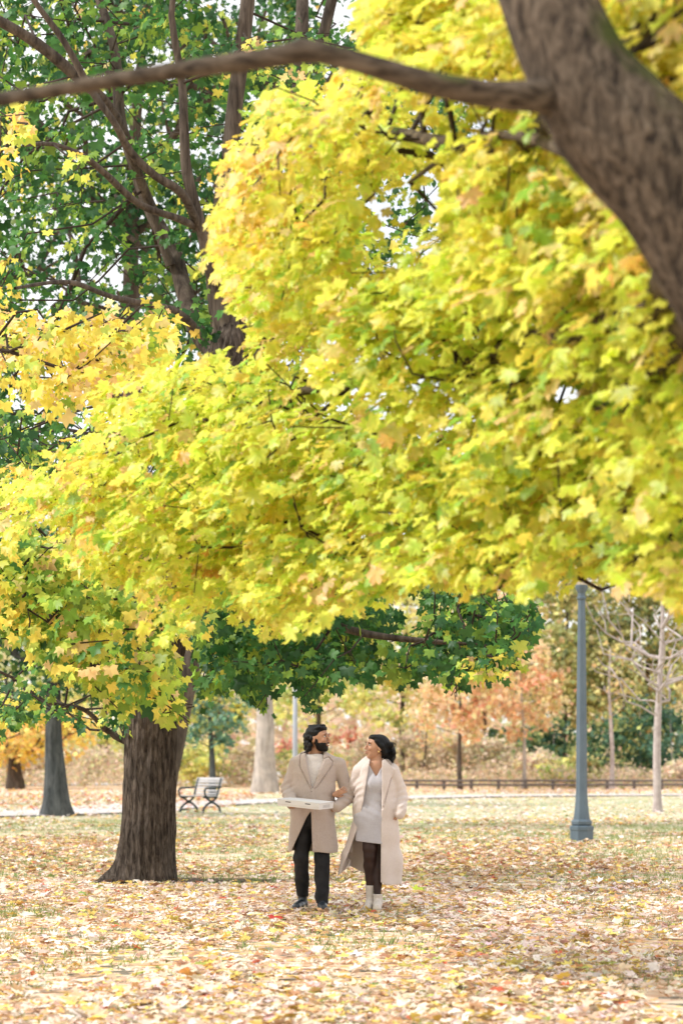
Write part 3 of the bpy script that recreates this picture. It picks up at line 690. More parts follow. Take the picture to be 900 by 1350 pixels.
AA = np.vstack(allA)
ch, dirs = grow(kb, AA, seg=.5, r_tip=.0055, expo=.42, pathw=.3, wob=.09, rmax=.05)
chains_mesh('branches', ch, M_TWIG, bt, 5)
PO = []; o0 = 0
acc = {k: [] for k in 'ptnsce'}
for (poly, n_, d0, d1, lz, nl, wt, bias, thin), m_ in zip(groups, meta):
    sp = AA[o0:o0 + m_]; dd = dirs[o0:o0 + m_]; o0 += m_
    pos, tip, nrm, sz, idx, L = spray_leaves(sp, dd, .40, nl, lz, bias, up=.85, droop=.7, nbias=(-.25, -.5, 0), spread=.3)
    kk_ = inside_view(pos, [poly], 12, 15); pos, tip, nrm, sz, idx = pos[kk_], tip[kk_], nrm[kk_], sz[kk_], idx[kk_]
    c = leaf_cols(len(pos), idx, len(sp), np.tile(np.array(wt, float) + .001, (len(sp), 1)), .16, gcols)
    for k, v in zip('ptnsc', (pos, tip, nrm, sz, c)): acc[k].append(v)
cat = {k: np.concatenate(v) for k, v in acc.items() if v}
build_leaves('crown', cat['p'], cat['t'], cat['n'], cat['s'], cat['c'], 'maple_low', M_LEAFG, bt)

# bare twigs and dry seed clusters in front of the fork
# ================================================================== GENERIC TREES
def gen_tree(name, label, px, D, top_py, width_px, pal, w, base_py=None, trunk_px=20, trunk_mat=None, nclump=40, nleaf=60, lsize=.22, crown_bot_py=None, lean=0, group=None, clump=.55, seed=0, leafmat=None, kind='simple', ntop=None, depth=None, shape=1.0, cat_='tree', branchy=1.0, flare=.35, tipf=.10):
    global RNG
    st = RNG; RNG = np.random.default_rng(1000 + seed)
    x = (px - CX) / F * D; z0 = float(gz(x, D)); ztop = H0 + (CY - top_py) / F * D
    wd = width_px / F * D; r0 = trunk_px / 2 / F * D
    zb = H0 + (CY - (crown_bot_py if crown_bot_py else (top_py + 600))) / F * D; zb = max(zb, z0 + .15)
    e = empty(name, (x, D, z0), label, cat_, group)
    hz = ztop - z0
    tp = [(x, D, z0 - .1), (x, D, z0 + .25 * r0 * 4)]; tr = [r0 * (1.0), r0]
    k = 6; ang = RNG.uniform(0, 6.28)
    for i in range(1, k + 1):
        t = i / k; zz = z0 + .15 + (hz * .86) * t
        tp.append((x + lean * t * hz + .025 * hz * math.sin(ang + 4 * t) * t, D + .02 * hz * math.cos(ang + 3 * t) * t, zz)); tr.append(r0 * (1 - .82 * t ** 1.1))
    trunk_mesh('trunk', tp, tr, trunk_mat or M_BARK_MID, e, n=20 if trunk_px > 12 else 10, step=max(.15, hz / 40), ridge=.006 if trunk_px > 15 else 0, nr=10, seed=seed, lump=.05,
               flare=lambda s, d: flare * np.exp(-s / (r0 * 2)) * (1 + .4 * np.sin(5 * np.arctan2(d[..., 1], d[..., 0]))))
    # crown clump centres
    cz = (ztop + zb) / 2; hzc = (ztop - zb) / 2; dp = (depth if depth else wd) / 2
    v = RNG.normal(size=(nclump, 3)); v /= np.linalg.norm(v, axis=1)[:, None]; v *= (RNG.uniform(.25, 1, nclump) ** .6)[:, None]
    q = np.stack([x + lean * hz * .6 + v[:, 0] * wd / 2 * .86, D + v[:, 1] * dp * .86, cz + v[:, 2] * hzc * .88], 1)
    if shape != 1: 
        tt = (q[:, 2] - zb) / (ztop - zb); sc = 1 - (1 - shape) * tt; q[:, 0] = x + (q[:, 0] - x) * sc
    C, R = spline(tp, tr, max(.3, hz / 25)); msk = C[:, 2] > z0 + min(.3 * hz, (zb - z0) * .8)
    ch, dirs = grow([(C[msk], R[msk])], q, seg=max(.35, hz / 18), r_tip=r0 * tipf, expo=.4, pathw=.25, rise=1.2, wob=.12, rmax=r0 * .55)
    chains_mesh('branches', ch, trunk_mat or M_BARK_MID, e, 5)
    if nleaf:
        idx = np.repeat(np.arange(nclump), nleaf); n = len(idx)
        cs = clump * (wd / 6 + .35); sig = cs * RNG.uniform(.6, 1.25, nclump)
        g = RNG.normal(size=(n, 3)); g *= (sig[idx] * .62)[:, None]; g[:, 2] *= .62
        pos = q[idx] + g; pos[:, 2] = np.maximum(pos[:, 2], gz(pos[:, 0], pos[:, 1]) + .05)
        tip = RNG.normal(size=(n, 3)); tip[:, 2] -= .8
        nrm = RNG.normal(size=(n, 3)) * .6 + np.array([0, -.3, .8])
        sz = lsize * np.clip(RNG.normal(1, .25, n), .5, 1.7)
        c = leaf_cols(n, idx, nclump, np.tile(np.array(w, float) + .001, (nclump, 1)), .15, pal)
        build_leaves('crown', pos, tip, nrm, sz, c, kind, leafmat or M_LEAFG, e)
    RNG = st
    return e
gG = ((.025, .085, .03), (.055, .15, .045), (.18, .29, .06), (.5, .55, .10), (.80, .62, .10), (.85, .50, .16))
# big neighbours in the upper left, 40 to 70 m away
gen_tree('green_maple', 'grey-trunked maple with dark green crown at far left by the path', 74, 63, 640, 330, gG, (1.5, 3, 1.5, .7, .5, .1), trunk_px=28, trunk_mat=M_BARK_GREY, nclump=90, nleaf=50, lsize=.24, crown_bot_py=958, seed=1, flare=.7, clump=.5, group='tall trees behind the big maple')
gen_tree('green_maple', 'tall dark-trunked tree rising just left of the big maple\'s fork', 186, 44, -260, 520, gG, (2, 3, 1.2, .4, .2, 0), trunk_px=40, trunk_mat=M_BARK_MID, nclump=150, nleaf=38, lsize=.2, crown_bot_py=520, seed=2, lean=.01, clump=.38, group='tall trees behind the big maple')
gen_tree('green_maple', 'tall green tree at the left edge behind the orange sprays', -60, 50, -120, 460, gG, (1.5, 3, 1.6, .5, .2, 0), trunk_px=40, nclump=140, nleaf=36, lsize=.2, crown_bot_py=720, seed=3, clump=.38, group='tall trees behind the big maple')
gen_tree('green_maple', 'tall green tree hidden mostly behind the yellow crown', 210, 53, -150, 420, gG, (1.5, 3, 1.2, .4, .3, 0), trunk_px=30, lean=.16, nclump=120, nleaf=40, lsize=.22, crown_bot_py=560, seed=4, clump=.4, group='tall trees behind the big maple')
gen_tree('green_maple', 'shaded green tree filling the gap left of the big trunk', 192, 78, 520, 330, gG, (1.8, 3, 1.2, .6, .4, 0), trunk_px=14, nclump=90, nleaf=50, lsize=.28, crown_bot_py=900, seed=5, clump=.5, group='tall trees behind the big maple')

# ---- far belt of trees and bushes
def bgt(*a, **k): k.setdefault('group', 'autumn trees beyond the path'); return gen_tree(*a, **k)
OLV = ((0.276, 0.31, 0.124), (0.404, 0.421, 0.158), (0.549, 0.514, 0.192), (0.648, 0.549, 0.209), (0.648, 0.464, 0.225), (0.192, 0.243, 0.107))
ORN = ((0.828, 0.484, 0.267), (0.828, 0.592, 0.353), (0.828, 0.657, 0.331), (0.788, 0.419, 0.267), (0.701, 0.636, 0.288), (0.828, 0.701, 0.484))
YEG = ((0.598, 0.628, 0.213), (0.753, 0.732, 0.255), (0.792, 0.753, 0.255), (0.442, 0.524, 0.193), (0.792, 0.649, 0.338), (0.338, 0.421, 0.172))
TAN = ((0.644, 0.526, 0.384), (0.738, 0.62, 0.455), (0.549, 0.455, 0.337), (0.762, 0.691, 0.384), (0.809, 0.62, 0.478), (0.502, 0.502, 0.29))
DKG = ((.05, .12, .07), (.08, .17, .09), (.12, .22, .10), (.22, .30, .12), (.40, .42, .14), (.10, .2, .14))
RED = ((.66, .24, .20), (.72, .32, .26), (.80, .34, .26), (.60, .40, .24), (.66, .2, .16), (.8, .5, .3))
e1 = (1, 1, 1, 1, 1, .6)
bgt('yellow_tree', 'golden yellow tree at the far left edge above the leafy slope', 20, 118, 930, 240, ((.85, .62, .12), (.86, .55, .12), (.8, .68, .2), (.7, .5, .15), (.85, .5, .2), (.6, .5, .15)), e1, trunk_px=20, nclump=40, nleaf=60, lsize=.34, crown_bot_py=1000, seed=20, depth=8)
bgt('yellow_tree', 'muted olive tree between the grey trunk and the big maple', 140, 150, 760, 240, YEG, e1, trunk_px=10, nclump=60, nleaf=60, lsize=.45, crown_bot_py=1010, seed=21)
bgt('yellow_tree', 'yellow-green tree behind the park bench', 285, 125, 690, 230, YEG, e1, trunk_px=9, nclump=70, nleaf=60, lsize=.4, crown_bot_py=1000, seed=22)
bgt('teal_tree', 'bluish green leafy tree above the park bench', 280, 92, 880, 110, ((.12, .24, .16), (.2, .34, .22), (.34, .42, .2), (.6, .56, .14), (.75, .6, .12), (.14, .26, .2)), (2, 2, 1.4, 1, .8, 1), trunk_px=10, nclump=26, nleaf=50, lsize=.26, crown_bot_py=1000, seed=23, trunk_mat=M_BARK_GREY)
bgt('pale_trunk_tree', 'thick pale-barked tree standing left of the man', 349, 108, 560, 200, YEG, e1, trunk_px=27, trunk_mat=M_BARK_PALE, nclump=50, nleaf=50, lsize=.35, crown_bot_py=800, seed=24, flare=.5)
bgt('yellow_tree', 'pale yellow tree behind the man\'s head', 420, 140, 690, 190, YEG, (1, 2, 2, 1, .5, .3), trunk_px=8, nclump=50, nleaf=60, lsize=.42, crown_bot_py=1005, seed=25)
bgt('red_bush', 'red-leaved shrub glowing between the two faces', 462, 138, 950, 70, RED, e1, trunk_px=4, nclump=16, nleaf=50, lsize=.3, crown_bot_py=1030, seed=26, cat_='bush')
bgt('red_bush', 'small red shrub behind the man\'s shoulder', 375, 135, 968, 40, RED, e1, trunk_px=3, nclump=10, nleaf=40, lsize=.3, crown_bot_py=1025, seed=27, cat_='bush')
bgt('yellow_tree', 'yellow-green tree above the woman\'s head', 530, 135, 690, 200, YEG, (1, 2, 2, 1, 1, .3), trunk_px=8, nclump=60, nleaf=60, lsize=.42, crown_bot_py=985, seed=28)
bgt('orange_tree', 'orange tree with dark slender trunk right of the woman', 606, 116, 862, 130, ORN, (2, 2, 2, 1, 1, 2), trunk_px=7, nclump=36, nleaf=42, lsize=.34, crown_bot_py=985, seed=29, lean=-.02)
bgt('orange_tree', 'orange tree on a thin pale trunk left of the lamp post', 690, 117, 840, 130, ORN, (1.6, 2, 2, 1, 1, 1.5), trunk_px=6, trunk_mat=M_BARK_PALE, nclump=36, nleaf=46, lsize=.34, crown_bot_py=985, seed=30)
bgt('orange_tree', 'faded peach tree rising behind the orange pair', 640, 150, 700, 190, ORN, (1, 2, 2, 1, 2, 2), trunk_px=7, nclump=50, nleaf=50, lsize=.5, crown_bot_py=990, seed=31)
bgt('olive_tree', 'broad olive and gold tree behind the lamp post', 742, 138, 690, 220, OLV, (2, 2, 2, 2, 1, 1), trunk_px=9, nclump=90, nleaf=60, lsize=.42, crown_bot_py=1005, seed=32)
bgt('olive_tree', 'olive tree behind the bare whitish tree', 850, 140, 690, 220, OLV, (2, 2, 1.6, 1.4, 1, 2), trunk_px=9, nclump=90, nleaf=60, lsize=.42, crown_bot_py=1005, seed=33)
bgt('olive_tree', 'olive-gold tree at the right edge of the park', 960, 130, 700, 200, OLV, (2, 2, 2, 2, 2, 1), trunk_px=9, nclump=60, nleaf=50, lsize=.42, crown_bot_py=1010, seed=34)
bgt('olive_tree', 'olive tree standing beyond the right end of the fence', 1070, 134, 720, 200, OLV, (2, 2, 2, 2, 2, 1), trunk_px=9, nclump=50, nleaf=45, lsize=.45, crown_bot_py=1010, seed=70)
bgt('orange_tree', 'orange tree out past the right edge of the park lawn', 1190, 128, 780, 190, ORN, (2, 2, 2, 2, 2, 1), trunk_px=9, nclump=50, nleaf=45, lsize=.45, crown_bot_py=1010, seed=71)
bgt('yellow_tree', 'yellow-green tree out past the left end of the far path', -110, 135, 780, 200, YEG, (2, 2, 2, 2, 2, 1), trunk_px=9, nclump=50, nleaf=45, lsize=.45, crown_bot_py=1010, seed=72)
bgt('slender_tree', 'slender pinkish trunk with few yellow leaves left of the bare tree', 806, 117, 830, 90, OLV, (1, 1, 2, 2, 2, 0), trunk_px=7, trunk_mat=M_BARK_PINK, nclump=26, nleaf=9, lsize=.3, crown_bot_py=975, seed=35)
bgt('slender_tree', 'crooked dark sapling just right of the woman', 556, 124, 915, 80, ORN, (1, 1, 2, 1, 2, 2), trunk_px=4, nclump=20, nleaf=12, lsize=.3, crown_bot_py=1000, seed=36, lean=.1)
# dark green shrubs, tan brush
def bush(label, px, D, top, wpx, pal, w, seed, nclump=30, nleaf=55, ls=.32, name='bush', group='bushes behind the rail fence'):
    return gen_tree(name, label, px, D, top, wpx, pal, w, trunk_px=2, trunk_mat=M_BARK_PINK, nclump=nclump, nleaf=nleaf, lsize=ls, crown_bot_py=1044, seed=seed, group=group, cat_='bush', depth=6)
bush('dark green bush behind the lamp post base', 730, 128, 935, 110, DKG, e1, 50)
bush('dark green bush right of the lamp post', 800, 127, 925, 110, DKG, e1, 51)
bush('bluish dark green bush at the right edge', 885, 126, 918, 120, DKG, (2, 2, 1, .6, .3, 2), 52)
bush('tan twiggy brush right of the woman', 560, 130, 952, 110, TAN, e1, 53)
bush('tan brush below the orange trees', 640, 130, 958, 110, TAN, e1, 54)
bush('reddish tan brush just left of the lamp post', 700, 124, 985, 70, TAN, (1, 1, 1, 1, 3, 1), 55, 20)
bush('pale tan brush behind the couple', 480, 132, 968, 110, TAN, e1, 56)
bush('yellowish bush left of the man', 405, 126, 975, 90, YEG, e1, 57)
bush('tan brush right of the park bench', 320, 128, 985, 80, TAN, e1, 58)
bush('yellow-green bush behind the bench', 265, 122, 975, 80, YEG, e1, 59)
bush('mauve brush between the two left trunks', 130, 135, 985, 110, TAN, e1, 60)
bush('tan brush at the far left', 30, 140, 985, 120, TAN, e1, 61)
bush('dark green bush between the orange trees and lamp post', 672, 134, 950, 90, DKG, e1, 63)
bush('dark green bush just left of the bare tree', 845, 131, 900, 110, DKG, e1, 64)
bush('low yellow-green bush left of the lamp post', 735, 121, 1000, 60, YEG, e1, 65, 16)
bush('tan brush far right beyond the fence', 900, 121, 1000, 70, TAN, e1, 66, 16)
bush('small olive bush between lamp post and bare tree', 770, 122, 985, 50, OLV, e1, 62, 14)
def undergrowth():
    n = 26000
    x = RNG.uniform(-30, 42, n); y = 117.3 + RNG.uniform(0, 9, n) + .0 * x
    k = (x > -2.5) | (y > 121); x, y = x[k], y[k]; n = len(x)
    h = .9 + .7 * snoise(np.stack([x, y, 0 * x], 1), .9, 95, 3); h = np.clip(h, .25, 2.2)
    pos = np.stack([x, y, gz(x, y) + h * RNG.uniform(0, 1, n)], 1); tip = RNG.normal(size=(n, 3)) + np.array([0, 0, 1.2]); nrm = RNG.normal(size=(n, 3)) * .8 + np.array([0, -.6, .3])
    c = palette(n, [(.60, .48, .36), (.68, .56, .42), (.5, .42, .3), (.64, .58, .32), (.74, .52, .36), (.42, .45, .22)], [2, 2, 1.5, 1, 1, 1])
    o = build_leaves('undergrowth', pos, tip, nrm, RNG.uniform(.14, .3, n), c, 'simple', M_LEAFG); tag(o, 'tan and olive undergrowth behind the rail fence', None, kind='stuff')
undergrowth()
# far wood closing the horizon
def far_wood():
    n = 26000
    x = RNG.uniform(-75, 75, n); y = RNG.uniform(165, 205, n)
    top = 9 + 5 * snoise(np.stack([x, y * .3, 0 * x], 1), .22, 91, 3) + gz(x, y)
    z = gz(x, y) + (top - gz(x, y)) * RNG.uniform(0, 1, n) ** .8
    pos = np.stack([x, y, z], 1); tip = RNG.normal(size=(n, 3)); nrm = RNG.normal(size=(n, 3)) * .6 + np.array([0, -.3, .7])
    hue = snoise(np.stack([x, z, y * .2], 1), .35, 92, 2)
    a = palette(n, [(.56, .6, .3), (.68, .64, .36), (.48, .52, .3)], [1, 1, 1]); b = palette(n, [(.74, .62, .46), (.8, .6, .46), (.72, .66, .42)], [1, 1, 1])  # lightened leaf colours stand in for a veil of haze
    c = np.where((hue > .1)[:, None], a, b)
    o = build_leaves('distant_wood', pos, tip, nrm, np.full(n, 1.0) * RNG.uniform(.6, 1.4, n), c, 'simple', M_LEAFG)
    tag(o, 'olive and tan wood closing the horizon, haze put into its pale colours', None, kind='stuff')
far_wood()
# bare whitish tree at right
bare = gen_tree('bare_tree', 'leafless whitish young tree with upswept branches at right', 866, 68, 660, 250, gG, e1, trunk_px=12, trunk_mat=M_BARK_PINK, nclump=240, nleaf=0, crown_bot_py=955, tipf=.10, depth=5, seed=40, flare=.3)

# ================================================================== LAMP POST
M_LAMP = simple_mat('lamp_paint', (.075, .11, .14), (.10, .14, .175), 3, .45, spec=.5)
M_GLASS = simple_mat('lamp_globe', (.75, .75, .72), (.8, .8, .77), 3, .3)
lp0 = P(766, 1110, 42.4); lp0[2] = 0
lamp = empty('street_lamp', tuple(lp0), 'blue-grey octagonal park lamp post on the lawn, right of the couple', 'lamp post')
K42 = 42.4 / F
def oct_(name, prof, mat=M_LAMP, n=8, smooth=False):
    mb = MB(); mb.lathe((0, 0, 0), prof, n, math.pi / 8); return mb.build(name, mat, lamp, smooth, local=True)
oct_('base', [(.225, -.05), (.225, .02), (.212, .03), (.212, .20), (.222, .215), (.222, .27), (.2, .285), (.165, .295)])
oct_('collar', [(.165, .296), (.188, .31), (.192, .36), (.17, .385), (.15, .40)])
oct_('shaft', [(.15, .401), (.138, .50), (.120, .64), (.108, .80), (.102, .98), (.095, 2.2), (.078, 3.6), (.066, 4.24)])
oct_('capital', [(.066, 4.241), (.085, 4.26), (.088, 4.29), (.07, 4.31), (.07, 4.36), (.10, 4.42), (.115, 4.47), (.115, 4.5)])
oct_('globe', [(.10, 4.501), (.16, 4.6), (.19, 4.75), (.18, 4.9), (.12, 5.05)], M_GLASS, 20, True)
oct_('lamp_cap', [(.13, 5.051), (.11, 5.1), (.05, 5.17), (.015, 5.2), (.012, 5.28)], M_LAMP, 16)
# far pole behind man
fp = P(389, 1052, 102); fp[2] = 0
far = empty('street_lamp', tuple(fp), 'distant pale grey lamp post just left of the man\'s head', 'lamp post')
M_FARP = simple_mat('pole_grey', (.30, .32, .36), (.36, .38, .42), 2, .5)
mb = MB(); mb.lathe((0, 0, 0), [(.17, 0), (.17, .5), (.12, .6), (.11, 2), (.09, 5.2)], 12); mb.build('shaft', M_FARP, far, True, local=True)
mb = MB(); mb.lathe((0, 0, 5.2), [(.1, 0), (.2, .12), (.22, .35), (.13, .6)], 12); mb.build('globe', M_GLASS, far, True, local=True)

# ================================================================== RAIL FENCE
M_FENCE = simple_mat('fence_wood', (.10, .085, .08), (.17, .15, .14), 6, .85)
def fy(x): return 115.5 + .02 * x
fx0, fx1 = 1.0, 22.0
fen = empty('rail_fence', (fx0, fy(fx0), 0), 'low dark two-rail fence along the far side of the path', 'fence')
xs_ = np.arange(fx0, fx1, 1.3)
for x in xs_:
    mb = MB(); z = float(gz(x, fy(x))); hh = .50 + RNG.uniform(-.02, .03)
    mb.box((x, fy(x), z + hh / 2 - .05), (.15, .15, hh + .1), bev=.01); mb.build('post', M_FENCE, fen)
for hgt in (.44, .24):
    mb = MB(); pts = [(x, fy(x) - .08, float(gz(x, fy(x))) + hgt + .012 * math.sin(x * 2.1)) for x in np.arange(fx0 - .4, fx1 + .2, .6)]
    mb.tube(pts, [.055] * len(pts), 6); mb.build('rail', M_FENCE, fen)

# ================================================================== BENCH
M_SLAT = simple_mat('bench_slat', (.46, .45, .46), (.58, .56, .57), 5, .7, stretch=(.2, 3, 3))
M_IRON = simple_mat('bench_iron', (.02, .035, .04), (.035, .055, .06), 10, .5, spec=.5)
bc = P(264, 1071, 67.0); bc[2] = 0
bench = empty('park_bench', tuple(bc), 'slatted park bench with curved black iron legs behind the big maple', 'bench')
BW = 1.02; ang = rad(-42)
Rb = Matrix.Rotation(ang, 3, 'Z')
def bv(x, y, z): v = Rb @ Vector((x, y, z)); return (v.x, v.y, v.z)
def bbox(name, specs, mat):
    mb = MB()
    for c, s, tilt in specs:
        mb.box(bv(*c), s, Rb @ Matrix.Rotation(tilt, 3, 'X'), bev=.008)
    return mb.build(name, mat, bench, local=True)
# bench faces local -y ; seat slats
bbox('seat', [((0, -.27 + k * .085, .45 + .006 * abs(k - 2.5)), (BW, .062, .028), 0) for k in range(6)], M_SLAT)
bbox('backrest', [((0, .235 + k * .028, .52 + k * .082), (BW, .052, .026), rad(72)) for k in range(5)] + [((0, .385, .925), (BW + .02, .085, .03), rad(72))], M_SLAT)
for sx_ in (-.5, .5):
    mb = MB()
    def bt_(pts, r): 
        C, R = spline([(sx_ * BW * .88, y, z) for y, z in pts], [r] * len(pts), .04); mb.tube([bv(*c) for c in C], R, 8)
    bt_([(-.33, .0), (-.30, .12), (-.16, .23), (-.02, .29)], .033)
    bt_([(.33, .0), (.30, .12), (.16, .23), (.02, .29)], .033)
    bt_([(0, .28), (-.12, .36), (-.26, .425), (-.32, .43)], .03)
    bt_([(0, .28), (.12, .36), (.20, .44), (.23, .52), (.38, .95)], .03)
    bt_([(-.32, .428), (0, .425), (.2, .43)], .018)
    mb.lathe(bv(sx_ * BW * .88, 0, .245), [(.035, 0), (.05, .03), (.05, .07), (.03, .1)], 10)
    mb.box(bv(sx_ * BW * .88, -.34, .012), (.05, .09, .024), Rb); mb.box(bv(sx_ * BW * .88, .34, .012), (.05, .09, .024), Rb)
    mb.build('leg_frame', M_IRON, bench, True, local=True)
    mb = MB()
    def ar(pts, r):
        C, R = spline([(sx_ * BW * 1.0, y, z) for y, z in pts], [r] * len(pts), .03); mb.tube([bv(*c) for c in C], R, 8)
    ar([(.3, .70), (.1, .685), (-.15, .68), (-.28, .67), (-.33, .6), (-.31, .5), (-.27, .44)], .028)
    mb.build('armrest', M_IRON, bench, True, local=True)
# ================================================================== SDF MESHER (surface nets)
class Field:
    def __init__(s, lo, hi, h):
        s.lo = np.array(lo, float); s.h = h
        s.n = np.ceil((np.array(hi) - s.lo) / h).astype(int) + 1
        s.f = np.full(tuple(s.n), 0.5, np.float32)
    def sub(s, lo, hi):
        a = np.clip(np.floor((np.array(lo) - s.lo) / s.h).astype(int), 0, s.n); b = np.clip(np.ceil((np.array(hi) - s.lo) / s.h).astype(int) + 1, 0, s.n)
        sl_ = tuple(slice(a[i], b[i]) for i in range(3))
        g = [s.lo[i] + s.h * np.arange(a[i], b[i]) for i in range(3)]
        X = g[0][:, None, None]; Y = g[1][None, :, None]; Z = g[2][None, None, :]
        return sl_, X, Y, Z
    def comb(s, sl_, d, k, op='u'):
        f = s.f[sl_]
        if d.size == 0: return
        if op == 'u':
            if k > 0:
                hh = np.clip(.5 + .5 * (f - d) / k, 0, 1); s.f[sl_] = f * (1 - hh) + d * hh - k * hh * (1 - hh)
            else: s.f[sl_] = np.minimum(f, d)
        else:
            if k > 0:
                hh = np.clip(.5 - .5 * (f + d) / k, 0, 1); s.f[sl_] = f * (1 - hh) + (-d) * hh + k * hh * (1 - hh)
            else: s.f[sl_] = np.maximum(f, -d)
    def cone(s, a, b, ra, rb, k=.02, sc=(1, 1, 1), op='u', R=None):
        """round cone in space scaled by sc (radii along x,y,z multiply by sc)"""
        a = np.array(a, float); b = np.array(b, float); sc = np.array(sc, float); rm = max(ra, rb) * sc.max() + k * 1.5 + 2 * s.h
        sl_, X, Y, Z = s.sub(np.minimum(a, b) - rm, np.maximum(a, b) + rm)
        A_ = a / sc; B_ = b / sc; ba = B_ - A_; L2 = max(ba @ ba, 1e-9)
        px, py, pz = X / sc[0] - A_[0], Y / sc[1] - A_[1], Z / sc[2] - A_[2]
        t = np.clip((px * ba[0] + py * ba[1] + pz * ba[2]) / L2, 0, 1)
        d = np.sqrt((px - t * ba[0]) ** 2 + (py - t * ba[1]) ** 2 + (pz - t * ba[2]) ** 2) - (ra + (rb - ra) * t)
        s.comb(sl_, d * sc.min(), k, op)
    def chain(s, pts, rs, k=.02, sc=(1, 1, 1), op='u'):
        for i in range(len(pts) - 1): s.cone(pts[i], pts[i + 1], rs[i], rs[i + 1], k, sc, op)
    def ell(s, c, r, k=.02, R=None, op='u'):
        c = np.array(c, float); r = np.array(r, float); rm = r.max() + k * 1.5 + 2 * s.h
        sl_, X, Y, Z = s.sub(c - rm, c + rm); X = X - c[0]; Y = Y - c[1]; Z = Z - c[2]
        if R is not None:
            M = np.array(R).T; X, Y, Z = (M[i, 0] * X + M[i, 1] * Y + M[i, 2] * Z for i in range(3))
        q = np.sqrt((X / r[0]) ** 2 + (Y / r[1]) ** 2 + (Z / r[2]) ** 2); q2 = np.sqrt((X / r[0] ** 2) ** 2 + (Y / r[1] ** 2) ** 2 + (Z / r[2] ** 2) ** 2) + 1e-6
        s.comb(sl_, np.broadcast_to(q * (q - 1) / q2, s.f[sl_].shape), k, op)
    def grid(s): return s.sub(s.lo, s.lo + s.h * s.n)
    def noise(s, amp, freq, seed, stretch=(1, 1, 1)):
        _, X, Y, Z = s.grid(); r = np.random.default_rng(seed); tot = 0
        for k in range(5):
            d = r.normal(size=3); d /= np.linalg.norm(d); d *= np.array(stretch) * freq * (1 + .5 * k)
            e = r.normal(size=3) * freq * .4
            tot = tot + np.sin(X * d[0] + Y * d[1] + Z * d[2] + r.uniform(0, 6) + 1.2 * np.sin(X * e[0] + Y * e[1] + Z * e[2])) / (1 + .4 * k)
        s.f += (amp * tot / 2).astype(np.float32)
    def mesh(s):
        f = s.f; I = f < 0; n = np.array(f.shape)
        c = np.zeros(tuple(n - 1), np.int8); off = [(i, j, k) for i in (0, 1) for j in (0, 1) for k in (0, 1)]
        for o in off: c += I[o[0]:n[0] - 1 + o[0], o[1]:n[1] - 1 + o[1], o[2]:n[2] - 1 + o[2]]
        act = (c > 0) & (c < 8); ids = np.full(act.shape, -1, np.int64); idx = np.argwhere(act); ids[act] = np.arange(len(idx))
        acc_ = np.zeros((len(idx), 3)); cnt = np.zeros(len(idx))
        for a in off:
            for ax in range(3):
                if a[ax]: continue
                b = list(a); b[ax] = 1
                fa = f[idx[:, 0] + a[0], idx[:, 1] + a[1], idx[:, 2] + a[2]]; fb = f[idx[:, 0] + b[0], idx[:, 1] + b[1], idx[:, 2] + b[2]]
                m = (fa < 0) != (fb < 0); t = fa[m] / (fa[m] - fb[m]); p = np.tile(np.array(a, float), (m.sum(), 1)); p[:, ax] = t
                acc_[m] += p; cnt[m] += 1
        V = s.lo + s.h * (idx + acc_ / cnt[:, None]); Q = []
        for ax in range(3):
            o1, o2 = [(1, 2), (2, 0), (0, 1)][ax]
            sl0 = [slice(None)] * 3; sl1 = [slice(None)] * 3; sl0[ax] = slice(0, n[ax] - 1); sl1[ax] = slice(1, n[ax])
            a = I[tuple(sl0)]; b = I[tuple(sl1)]
            for flip, m in ((0, a & ~b), (1, ~a & b)):
                e = np.argwhere(m); e = e[(e[:, o1] > 0) & (e[:, o2] > 0) & (e[:, o1] < n[o1] - 1) & (e[:, o2] < n[o2] - 1)]
                if not len(e): continue
                def g(d1, d2): q = e.copy(); q[:, o1] -= d1; q[:, o2] -= d2; return ids[q[:, 0], q[:, 1], q[:, 2]]
                q = np.stack([g(1, 1), g(0, 1), g(0, 0), g(1, 0)], 1)
                Q.append(q[:, ::-1] if flip else q)
        Q = np.vstack(Q); Q = Q[(Q >= 0).all(1)]
        # light smoothing
        for it in range(2):
            S_ = np.zeros_like(V); c_ = np.zeros(len(V))
            for i in range(4):
                j = (i + 1) % 4
                np.add.at(S_, Q[:, i], V[Q[:, j]]); np.add.at(S_, Q[:, j], V[Q[:, i]]); np.add.at(c_, Q[:, i], 1); np.add.at(c_, Q[:, j], 1)
            V = V * .6 + .4 * S_ / np.maximum(c_, 1)[:, None]
        return V, Q

def sdpoly(X, Z, poly):
    """signed distance to polygon in x,z (negative inside)"""
    X = np.broadcast_to(X, np.broadcast_shapes(X.shape, Z.shape)); Z = np.broadcast_to(Z, X.shape)
    d = np.full(X.shape, 1e9); s_ = np.ones(X.shape); n = len(poly)
    for i in range(n):
        vi = np.array(poly[i]); vj = np.array(poly[i - 1]); e = vj - vi; wx = X - vi[0]; wz = Z - vi[1]
        t = np.clip((wx * e[0] + wz * e[1]) / (e @ e), 0, 1); d = np.minimum(d, (wx - e[0] * t) ** 2 + (wz - e[1] * t) ** 2)
        c1 = Z >= vi[1]; c2 = Z < vj[1]; c3 = e[0] * wz > e[1] * wx
        fl = (c1 & c2 & c3) | (~c1 & ~c2 & ~c3); s_ = np.where(fl, -s_, s_)
    return s_ * np.sqrt(d)

def put(name, fld, mat, parent, origin):
    V, Q = fld.mesh(); V = V + np.array(origin)
    return np_mesh(name, V, Q, 4, mat, parent, smooth=True)

